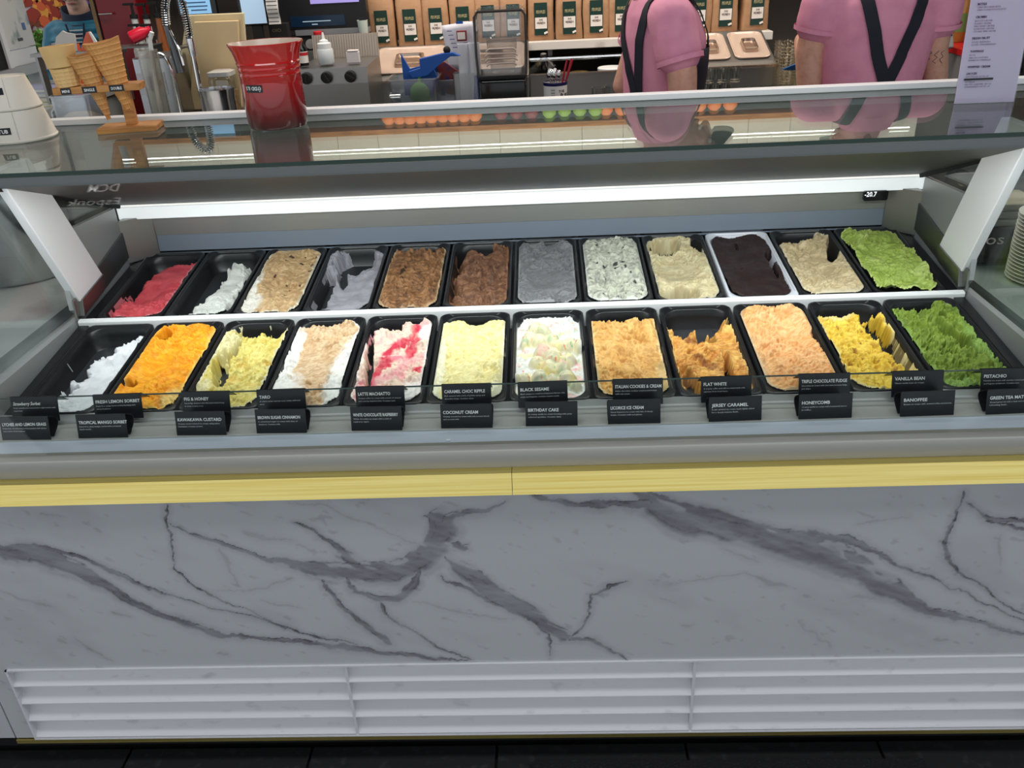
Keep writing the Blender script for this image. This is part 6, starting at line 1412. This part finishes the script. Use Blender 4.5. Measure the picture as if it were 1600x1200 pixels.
# ------------------------------------------------------------------ people
def cap_mesh(b, p0, p1, r0, r1, n=14):
    p0, p1 = Vector(p0), Vector(p1); d = (p1 - p0); L = d.length; d.normalize()
    a = d.orthogonal().normalized(); c = d.cross(a)
    rings = []
    prof = [(-math.cos(t) * r0, math.sin(t) * r0) for t in [PI / 2 * k / 4 for k in range(1, 5)]] + [(L + math.sin(t) * r1, math.cos(t) * r1) for t in [PI / 2 * k / 4 for k in range(0, 4)]]
    prof = [(-r0, .0004)] + prof + [(L + r1, .0004)]
    for s_, r in prof:
        rings.append([tuple(p0 + d * s_ + (a * math.cos(2 * PI * i / n) + c * math.sin(2 * PI * i / n)) * r) for i in range(n)])
    return b.loft(rings)
def chain(b, pts, rad):
    for k in range(len(pts) - 1): cap_mesh(b, pts[k], pts[k + 1], rad[k], rad[k + 1])
    return b
def ell_rings(prof, n=28):
    return [[(w_ * math.sin(2 * PI * i / n), cy + d_ * math.cos(2 * PI * i / n), z) for i in range(n)] for z, w_, d_, cy in prof]
def blob(name, b, m, parent, vox=.008, it=4):
    me = b.mesh(name, (m,))
    o = link(name, me, None)
    md = o.modifiers.new('r', 'REMESH'); md.mode = 'VOXEL'; md.voxel_size = vox
    ms_ = o.modifiers.new('s', 'SMOOTH'); ms_.iterations = it; ms_.factor = .5
    dg = bpy.context.evaluated_depsgraph_get()
    nm = bpy.data.meshes.new_from_object(o.evaluated_get(dg))
    o.modifiers.clear(); o.data = nm; nm.name = name
    nm.polygons.foreach_set('use_smooth', [True] * len(nm.polygons))
    if not nm.materials: nm.materials.append(m)
    o.parent = parent
    return o
def hand(b, wrist, direction, palm_n, s=1., curl=.5):
    d = Vector(direction).normalized(); n = Vector(palm_n); n = (n - d * n.dot(d)).normalized(); sd = d.cross(n)
    w_ = Vector(wrist)
    for q in (-.026, -.009, .009, .026):
        cap_mesh(b, w_ + d * .012 + sd * q * .7 * s, w_ + d * .078 * s + sd * q * s, .0145 * s, .0125 * s, 10)
    for q, L in ((-.028, .062), (-.0095, .074), (.0095, .078), (.028, .070)):
        p = w_ + d * .082 * s + sd * q * s; dd = d.copy()
        for k in range(3):
            l_ = L * (.42, .33, .25)[k] * s
            dd = (dd * math.cos(curl * (.6 + .3 * k)) + n * math.sin(curl * (.6 + .3 * k))).normalized()
            cap_mesh(b, p, p + dd * l_, .0090 * s - .0008 * k, .0084 * s - .0008 * k, 10); p = p + dd * l_
    p = w_ + d * .020 * s + sd * .030 * s; dd = (d * .6 + sd * .7 + n * .35).normalized()
    for k in range(3):
        l_ = (.034, .030, .024)[k] * s; cap_mesh(b, p, p + dd * l_, .0115 * s - .001 * k, .0105 * s - .001 * k, 10); p = p + dd * l_
        dd = (dd + n * .35 + d * .2).normalized()
SKIN = mat('skin', rgb(206, 158, 138), .5, noise=(60, rgb(196, 144, 124), .45, .7))
PINK = mat('pink_polo', rgb(224, 150, 176), .75, noise=(22, rgb(214, 138, 166), .4, .7), bump=(900, .25, .0006))
NAVY = mat('navy_apron', rgb(20, 22, 38), .7, bump=(700, .2, .0006))
HAIRM = mat('dark_blond_hair', rgb(120, 98, 72), .5, bump=((300, 300, 12), .6, .003))
def head_into(b, H, tilt, fwd=.0):
    # H head centre, tilt > 0 looks down; facing +y
    M = Matrix.Translation(H) @ Matrix.Rotation(-tilt, 4, 'X')
    b.sphere((0, 0, .022), (.074, .094, .098), 20, 14, M)
    b.sphere((0, .030, -.035), (.056, .062, .072), 18, 12, M)
    b.sphere((0, .062, -.086), (.026, .024, .022), 14, 9, M)
    cap_mesh(b, M @ Vector((0, .098, .010)), M @ Vector((0, .110, -.026)), .010, .014, 10)
    for s_ in (-1, 1):
        cap_mesh(b, M @ Vector((s_ * .078, -.006, .016)), M @ Vector((s_ * .076, -.010, -.026)), .013, .010, 10)
        cap_mesh(b, M @ Vector((s_ * .016, .083, .030)), M @ Vector((s_ * .050, .072, .030)), .012, .010, 10)
        cap_mesh(b, M @ Vector((s_ * .045, .070, -.018)), M @ Vector((s_ * .035, .080, -.030)), .018, .016, 10)
    cap_mesh(b, M @ Vector((-.018, .088, -.056)), M @ Vector((.018, .088, -.056)), .009, .009, 10)
    return M
def face_parts(M, t):
    ew, ei, lp = MB(), MB(), MB()
    for s_ in (-1, 1):
        e = obj('eye', MB().sphere((s_ * .031, .080, .010), (.014, .010, .009), 14, 9, M), mat('eye_white', rgb(226, 222, 216), .2), t, smooth=True)
        obj('iris', MB().sphere((s_ * .031, .0885, .010), (.006, .0028, .006), 12, 7, M), mat('iris', rgb(52, 62, 66), .2), e, smooth=True)
        obj('eyebrow', MB().tube([M @ Vector((s_ * .014, .094, .032)), M @ Vector((s_ * .031, .091, .037)), M @ Vector((s_ * .048, .082, .031))], .0035, 8), HAIRM, t, smooth=True)
    obj('lips', MB().tube([M @ Vector((-.022, .092, -.057)), M @ Vector((-.008, .0985, -.0545)), M @ Vector((.008, .0985, -.0545)), M @ Vector((.022, .092, -.057))], [.002, .0048, .0048, .002], 8), mat('lips', rgb(176, 108, 102), .4), t, smooth=True)
TORSO = [(.92, .155, .115, 0), (1.00, .150, .112, 0), (1.08, .142, .105, 0), (1.16, .148, .108, 0), (1.25, .162, .116, .004), (1.33, .172, .114, 0), (1.39, .165, .096, -.008), (1.43, .125, .075, -.012), (1.455, .070, .058, -.010)]
def ribbon(path, surf, half, off=.004, thick=.003):
    # a flat band laid on a surface through the given points
    bv = surf
    P = []
    pts = spline([Vector(p) for p in path], 8)
    for p in pts:
        q, n, i, d_ = bv.find_nearest(p); P.append((q + n * off, n))
    rings = []
    for k in range(len(P)):
        t = (P[min(k + 1, len(P) - 1)][0] - P[max(k - 1, 0)][0]).normalized(); p, n = P[k]
        s_ = t.cross(n).normalized()
        rings.append([tuple(p + s_ * half), tuple(p + s_ * half + n * thick), tuple(p - s_ * half + n * thick), tuple(p - s_ * half)])
    return MB().loft(rings)
def bvh(o):
    return BVHTree.FromPolygons([v.co[:] for v in o.data.vertices], [tuple(p.vertices) for p in o.data.polygons])
def staff(name, label, loc, rz, armR, armL, Hc, tilt, hands, cap=True, sleeve=.55):
    t = thing(name, label, 'person', loc, (0, 0, rz))
    b = MB()
    M = head_into(b, Hc, tilt)
    chain(b, [(0, -.012, 1.38), (0, .0, 1.47), tuple(Vector(Hc) + Vector((0, -.012, -.05)))], [.066, .056, .058])
    b.loft(ell_rings([(z, w_ * .93, d_ * .90, cy) for z, w_, d_, cy in TORSO]))
    for A in (armR, armL): chain(b, A, [.050, .043, .036, .027][:len(A)] if len(A) == 4 else [.050, .040, .027])
    for (w_, d_, n_, cu) in hands: hand(b, w_, d_, n_, .95, cu)
    for s_ in (-1, 1): chain(b, [(s_ * .085, 0, .90), (s_ * .09, .012, .48), (s_ * .09, -.012, .09)], [.082, .056, .040]); chain(b, [(s_ * .09, -.02, .045), (s_ * .095, .14, .035)], [.042, .034])
    body = blob('body', b, SKIN, t, .0062, 3)
    sb_ = MB().loft(ell_rings([(z, w_ + .004 + .010 * (z < 1.02), d_ + .004 + .008 * (z < 1.02), cy) for z, w_, d_, cy in TORSO]))
    for A in (armR, armL):
        a0, a1 = Vector(A[0]), Vector(A[1]); e = a0.lerp(a1, sleeve)
        chain(sb_, [tuple(a0.lerp(Vector((0, -.01, 1.40)), .45)), tuple(a0), tuple(e)], [.060, .066, .066])
    shirt = blob('polo_shirt', sb_, PINK, t, .0075, 4)
    # sleeve hems
    for A in (armR, armL):
        a0, a1 = Vector(A[0]), Vector(A[1]); e = a0.lerp(a1, sleeve + .20); e0 = a0.lerp(a1, sleeve + .10)
        obj('sleeve_hem', MB().tube([e0, e], [.0685, .067], 22, cap=False), PINK, t, smooth=True)
    obj('collar', MB().loft([[(p[0], p[1] - .010, z) for p in [(r * math.sin(a), r * .86 * math.cos(a)) for a in [2 * PI * i / 24 for i in range(24)]]] for z, r in ((1.435, .086), (1.475, .070), (1.47, .076), (1.43, .096))], False, False), PINK, t, smooth=True)
    tr = MB().loft(ell_rings([(.86, .165, .125, 0), (.93, .160, .120, 0), (1.0, .15, .113, 0)]))
    for s_ in (-1, 1): chain(tr, [(s_ * .085, 0, .88), (s_ * .09, .012, .48), (s_ * .09, -.012, .12)], [.092, .068, .056])
    blob('trousers', tr, mat('dark_trousers', rgb(28, 28, 32), .8), t, .010, 4)
    for s_ in (-1, 1): obj('shoe', MB().loft([[(s_ * .092 + w_ * math.cos(a), y + .0, max(.0, h * math.sin(a) * .5 + h * .5)) for a in [2 * PI * i / 14 for i in range(14)]] for y, w_, h in ((-.085, .03, .06), (-.06, .044, .095), (.02, .046, .09), (.10, .047, .06), (.16, .038, .045), (.185, .015, .03))]), BLACKM, t, smooth=True)
    sv = bvh(shirt)
    return t, M, sv
def apron(t, sv, straps, bib=(.74, 1.30), half=1.15, wz=1.03):
    rings = []
    ang = np.linspace(-1, 1, 25)
    for z in np.linspace(.50, bib[1], 18):
        pr_ = TORSO; zs = [p[0] for p in pr_]
        w_ = np.interp(z, zs, [p[1] for p in pr_]); d_ = np.interp(z, zs, [p[2] for p in pr_])
        g = .020 if z < 1.02 else .012
        f = 1.45 if z < 1.02 else np.interp(z, [1.02, 1.16, bib[1]], [1.45, half, half * .62])
        rings.append([((w_ + g) * math.sin(a * f), (d_ + g) * math.cos(a * f), z) for a in ang])
    o = obj('apron', MB().loft(rings, False, False, False), NAVY, t, smooth=True, fix=False)
    md = o.modifiers.new('thickness', 'SOLIDIFY'); md.thickness = .003
    pts = [(.150 * 1.12 * math.sin(a), .112 * 1.16 * math.cos(a), wz) for a in [2 * PI * i / 32 for i in range(32)]]
    obj('waist_tie', MB().loft([[(p[0], p[1], p[2] - .022) for p in pts], [(p[0], p[1], p[2] + .022) for p in pts], [(p[0] * 1.02, p[1] * 1.02, p[2] + .022) for p in pts], [(p[0] * 1.02, p[1] * 1.02, p[2] - .022) for p in pts]], False, False), NAVY, t, smooth=True)
    for pth, hf in straps:
        obj('apron_strap', ribbon(pth, sv, hf), NAVY, t, smooth=True, angle=40)
def hair_cap(t, M, cap=True, hairm=None, tail=True):
    hm = hairm or HAIRM
    b = MB().sphere((0, -.018, .038), (.080, .094, .094), 24, 14, M)
    b.sphere((0, -.045, -.01), (.074, .066, .075), 18, 12, M)
    if tail: p0 = M @ Vector((0, -.100, .02)); chain(b, [p0, p0 + Vector((0, -.040, -.055)), p0 + Vector((0, -.030, -.14))], [.034, .032, .014])
    blob('hair', b, hm, t, .007, 3)
    if cap:
        rings = [[(w_ * math.sin(a), cy + d_ * math.cos(a), z) for a in [2 * PI * i / 28 for i in range(28)]] for z, w_, d_, cy in ((.055, .086, .106, -.006), (.075, .086, .105, -.008), (.110, .076, .092, -.012), (.135, .05, .062, -.014), (.143, .01, .012, -.014))]
        obj('cap_crown', MB().loft(rings, False, True, True, M), NAVY, t, smooth=True, fix=False)
        br = [[(x, .088 + y_ - .9 * x * x * 6, .056 - .10 * y_ - 3.0 * x * x) for x in np.linspace(-.07, .07, 11)] for y_ in (0, .03, .06, .075)]
        o = obj('cap_brim', MB().loft(br, False, False, False, M), NAVY, t, smooth=True, fix=False)
        md = o.modifiers.new('thickness', 'SOLIDIFY'); md.thickness = .004

# right-hand staff member: back to the camera
SRX, SRY = 1.096, 1.50
def lr(p): return (p[0] - SRX, p[1] - SRY, p[2])
aR = [(.170, -.01, 1.385), lr((1.272,1.500,1.254)), lr((1.319,1.530,1.108)), (.10, .30, 1.03)]
aR[2] = (aR[2][0], .03, 1.10)
aL = [(-.170, -.01, 1.385), lr((0.905,1.500,1.260)), lr((0.914,1.500,1.152)), lr((0.919,1.640,1.275))]
tR, MR, svR = staff('person', 'person in a pink polo and navy cross-back apron with back turned', (SRX, SRY, 0), 0, aR, aL, (0, .06, 1.575), .45,
    [((.10, .30, 1.03), (-.3, .9, -.15), (-.3, .0, -.9), .5), (lr((0.919,1.640,1.275)), (.55, .35, .75), (.5, .1, -.7), .7)], sleeve=.36)
apron(tR, svR, [([(.085, -.05, 1.43), (.075, -.12, 1.36), (.040, -.14, 1.25), (.004, -.14, 1.15), (-.02, -.13, 1.05)], .0175), ([(-.075, -.05, 1.43), (-.062, -.12, 1.36), (-.030, -.14, 1.25), (.010, -.14, 1.15), (.03, -.13, 1.05)], .0175),
    ([(.085, -.05, 1.43), (.080, .05, 1.42), (.07, .11, 1.34), (.06, .13, 1.28)], .016), ([(-.075, -.05, 1.43), (-.075, .05, 1.42), (-.07, .11, 1.34), (-.06, .13, 1.28)], .016)], wz=1.09)
hair_cap(tR, MR); face_parts(MR, tR)
tt = MB()
def tat(y0, z0):
    return
ar0 = Vector(aR[1]); 
for k in range(3):
    pts = [Vector((ar0.x - .022 + .018 * k + .006 * math.sin(q * 2.1 + k), 0, ar0.z - .004 - .006 * q)) for q in range(7)]
    out = []
    bb_ = bvh([c for c in tR.children if c.name.startswith('body')][0])
    for p in pts:
        h = bb_.ray_cast(Vector((p.x, -.5, p.z)), Vector((0, 1, 0)))
        if h[0] is not None: out.append(h[0] - Vector((0, .0004, 0)))
    if len(out) > 2: obj('tattoo_line', MB().tube(out, .0011, 5), mat('tattoo_ink', rgb(92, 76, 76), .6), tR, smooth=True)

# left-hand staff member: side on, facing right
SLX, SLY = 0.453, 1.46
aR = [(.165, -.03, 1.385), (.200, -.005, 1.25), (.205, .005, 1.11), (.12, .22, 1.00)]
aL = [(-.155, .0, 1.385), (-.205, -.025, 1.26), (-.215, -.060, 1.16), (-.13, .12, 1.02)]
tL, ML, svL = staff('person', 'person in a pink polo and navy apron standing side-on, facing right', (SLX, SLY, 0), R(-80), aR, aL, (0, .085, 1.535), .75,
    [((.12, .25, 1.00), (-.35, .9, -.1), (-.3, 0, -.9), .5), ((-.13, .12, 1.02), (.3, .9, -.2), (.3, 0, -.9), .5)], sleeve=.62)
apron(tL, svL, [([(.085, .05, 1.42), (.095, -.03, 1.42), (.100, -.10, 1.34), (.105, -.13, 1.24), (.10, -.13, 1.14), (.09, -.13, 1.05)], .0165), ([(-.075, .05, 1.42), (-.06, -.05, 1.43), (-.02, -.13, 1.35), (.05, -.14, 1.24), (.09, -.13, 1.15), (.11, -.12, 1.08)], .0165),
    ([(.085, .05, 1.42), (.08, .11, 1.35), (.07, .13, 1.28)], .016), ([(-.075, .05, 1.42), (-.07, .11, 1.35), (-.06, .13, 1.28)], .016)], half=1.75, wz=1.10)
hair_cap(tL, ML); face_parts(ML, tL)

# customer outdoors in a teal padded jacket
CXp, CYp = -2.711, 4.3
zo = 1.358 - 1.50
pc_ = thing('person', 'person in a teal padded jacket looking down beyond the pine stand', 'person', (CXp, CYp, zo), (0, 0, PI + R(8)))
b = MB()
Mc = head_into(b, (0, .045, 1.615), .35)
chain(b, [(0, -.01, 1.36), (0, .01, 1.46), (0, .03, 1.56)], [.075, .062, .060])
b.loft(ell_rings([(z, w_ * .95, d_ * .92, cy) for z, w_, d_, cy in TORSO]))
AR = [(.175, 0, 1.37), (.265, .04, 1.12), (.215, .20, .98)]
AL = [(-.175, 0, 1.37), (-.265, .04, 1.12), (-.215, .20, .98)]
for A in (AR, AL): chain(b, A, [.048, .040, .027])
hand(b, AR[2], (-.4, .8, -.2), (-.4, -.1, -.8), .95, .5); hand(b, AL[2], (.4, .8, -.2), (.4, -.1, -.8), .95, .5)
for s_ in (-1, 1): chain(b, [(s_ * .085, 0, .90), (s_ * .09, .01, .48), (s_ * .09, -.01, .09)], [.085, .058, .042]); chain(b, [(s_ * .09, -.02, .045), (s_ * .095, .14, .035)], [.042, .034])
blob('body', b, mat('skin_fair', rgb(214, 168, 146), .5), pc_, .0065, 3)
TEAL = mat('teal_nylon', rgb(18, 104, 126), .38, noise=(16, rgb(10, 82, 104), .45, .7))
jb = MB()
pr_ = []
for k in range(66):
    z = .86 + .0088 * k
    zs = [p[0] for p in TORSO]; w_ = np.interp(z, zs, [p[1] for p in TORSO]); d_ = np.interp(z, zs, [p[2] for p in TORSO]); cy = np.interp(z, zs, [p[3] for p in TORSO])
    q = .024 * abs(math.sin(PI * (z - .86) / .050)) ** .5
    pr_.append((z, w_ + .022 + q, d_ + .020 + q, cy))
jb.loft(ell_rings(pr_, 32))
for A in (AR, AL):
    P = [Vector(A[0]).lerp(Vector((0, 0, 1.38)), .3), Vector(A[0]), Vector(A[1]), Vector(A[2])]
    L0 = 0
    for a, c_ in zip(P[:-1], P[1:]):
        n = max(2, int((c_ - a).length / .010))
        for k in range(n):
            s_ = L0 + (c_ - a).length * k / n
            jb.sphere(tuple(a.lerp(c_, k / n)), .056 + .016 * abs(math.sin(PI * s_ / .050)) ** .5 - .02 * min(s_ / .7, 1), 12, 7)
        L0 += (c_ - a).length
blob('padded_jacket', jb, TEAL, pc_, .0085, 2)
cl_ = [[((r * 1.05) * math.sin(a), -.005 + r * math.cos(a), z - .05 * max(math.cos(a), 0)) for a in [2 * PI * i / 28 for i in range(28)]] for z, r in ((1.42, .118), (1.47, .092), (1.515, .098), (1.51, .106), (1.45, .108))]
obj('jacket_collar', MB().loft(cl_, False, False), mat('navy_lining', rgb(24, 34, 52), .7), pc_, smooth=True)
obj('striped_top', MB().loft([[(w_ * x, .118 + .012 * (1 - x * x) - (.04 if z > 1.40 else 0) + .022, z) for x in np.linspace(-1, 1, 9)] for z, w_ in ((1.26, .030), (1.34, .048), (1.41, .060))], False, False, False), mat('striped_knit', rgb(40, 40, 60), .8), pc_, smooth=True, fix=False)
for k in range(4):
    obj('stripe', MB().box(-.020 - .007 * k, .020 + .007 * k, .1545, .1560, 1.315 + .022 * k, 1.322 + .022 * k), mat('stripe_white', rgb(210, 206, 204), .7), pc_)
obj('zip_edge', MB().tube([(.052, .150, 1.42), (.030, .166, 1.30), (.012, .168, 1.15), (.008, .165, .95)], .006, 8), mat('navy_lining'), pc_, smooth=True)
obj('zip_edge', MB().tube([(-.052, .150, 1.42), (-.030, .166, 1.30), (-.012, .168, 1.15), (-.008, .165, .95)], .006, 8), mat('navy_lining'), pc_, smooth=True)
tr = MB().loft(ell_rings([(.80, .165, .125, 0), (.93, .165, .125, 0), (1.0, .15, .113, 0)]))
for s_ in (-1, 1): chain(tr, [(s_ * .085, 0, .88), (s_ * .09, .012, .48), (s_ * .09, -.012, .12)], [.094, .070, .058])
blob('trousers', tr, mat('dark_trousers'), pc_, .011, 3)
hb_ = MB().sphere((0, -.020, .036), (.084, .096, .096), 24, 14, Mc)
chain(hb_, [Mc @ Vector((.070, -.02, .04)), Mc @ Vector((.082, -.012, -.04)), Mc @ Vector((.070, -.02, -.09))], [.028, .026, .014]); chain(hb_, [Mc @ Vector((-.070, -.02, .04)), Mc @ Vector((-.082, -.012, -.04)), Mc @ Vector((-.070, -.02, -.09))], [.028, .026, .014])
hb_.sphere((0, -.05, -.02), (.080, .066, .085), 18, 12, Mc)
blob('hair', hb_, mat('brown_hair', rgb(92, 66, 52), .5, bump=((260, 260, 12), .6, .003)), pc_, .008, 3)
face_parts(Mc, pc_)
struct('ground', MB().box(-9, 3, 3.2, 12, -.30, -.02), pvm) if False else None
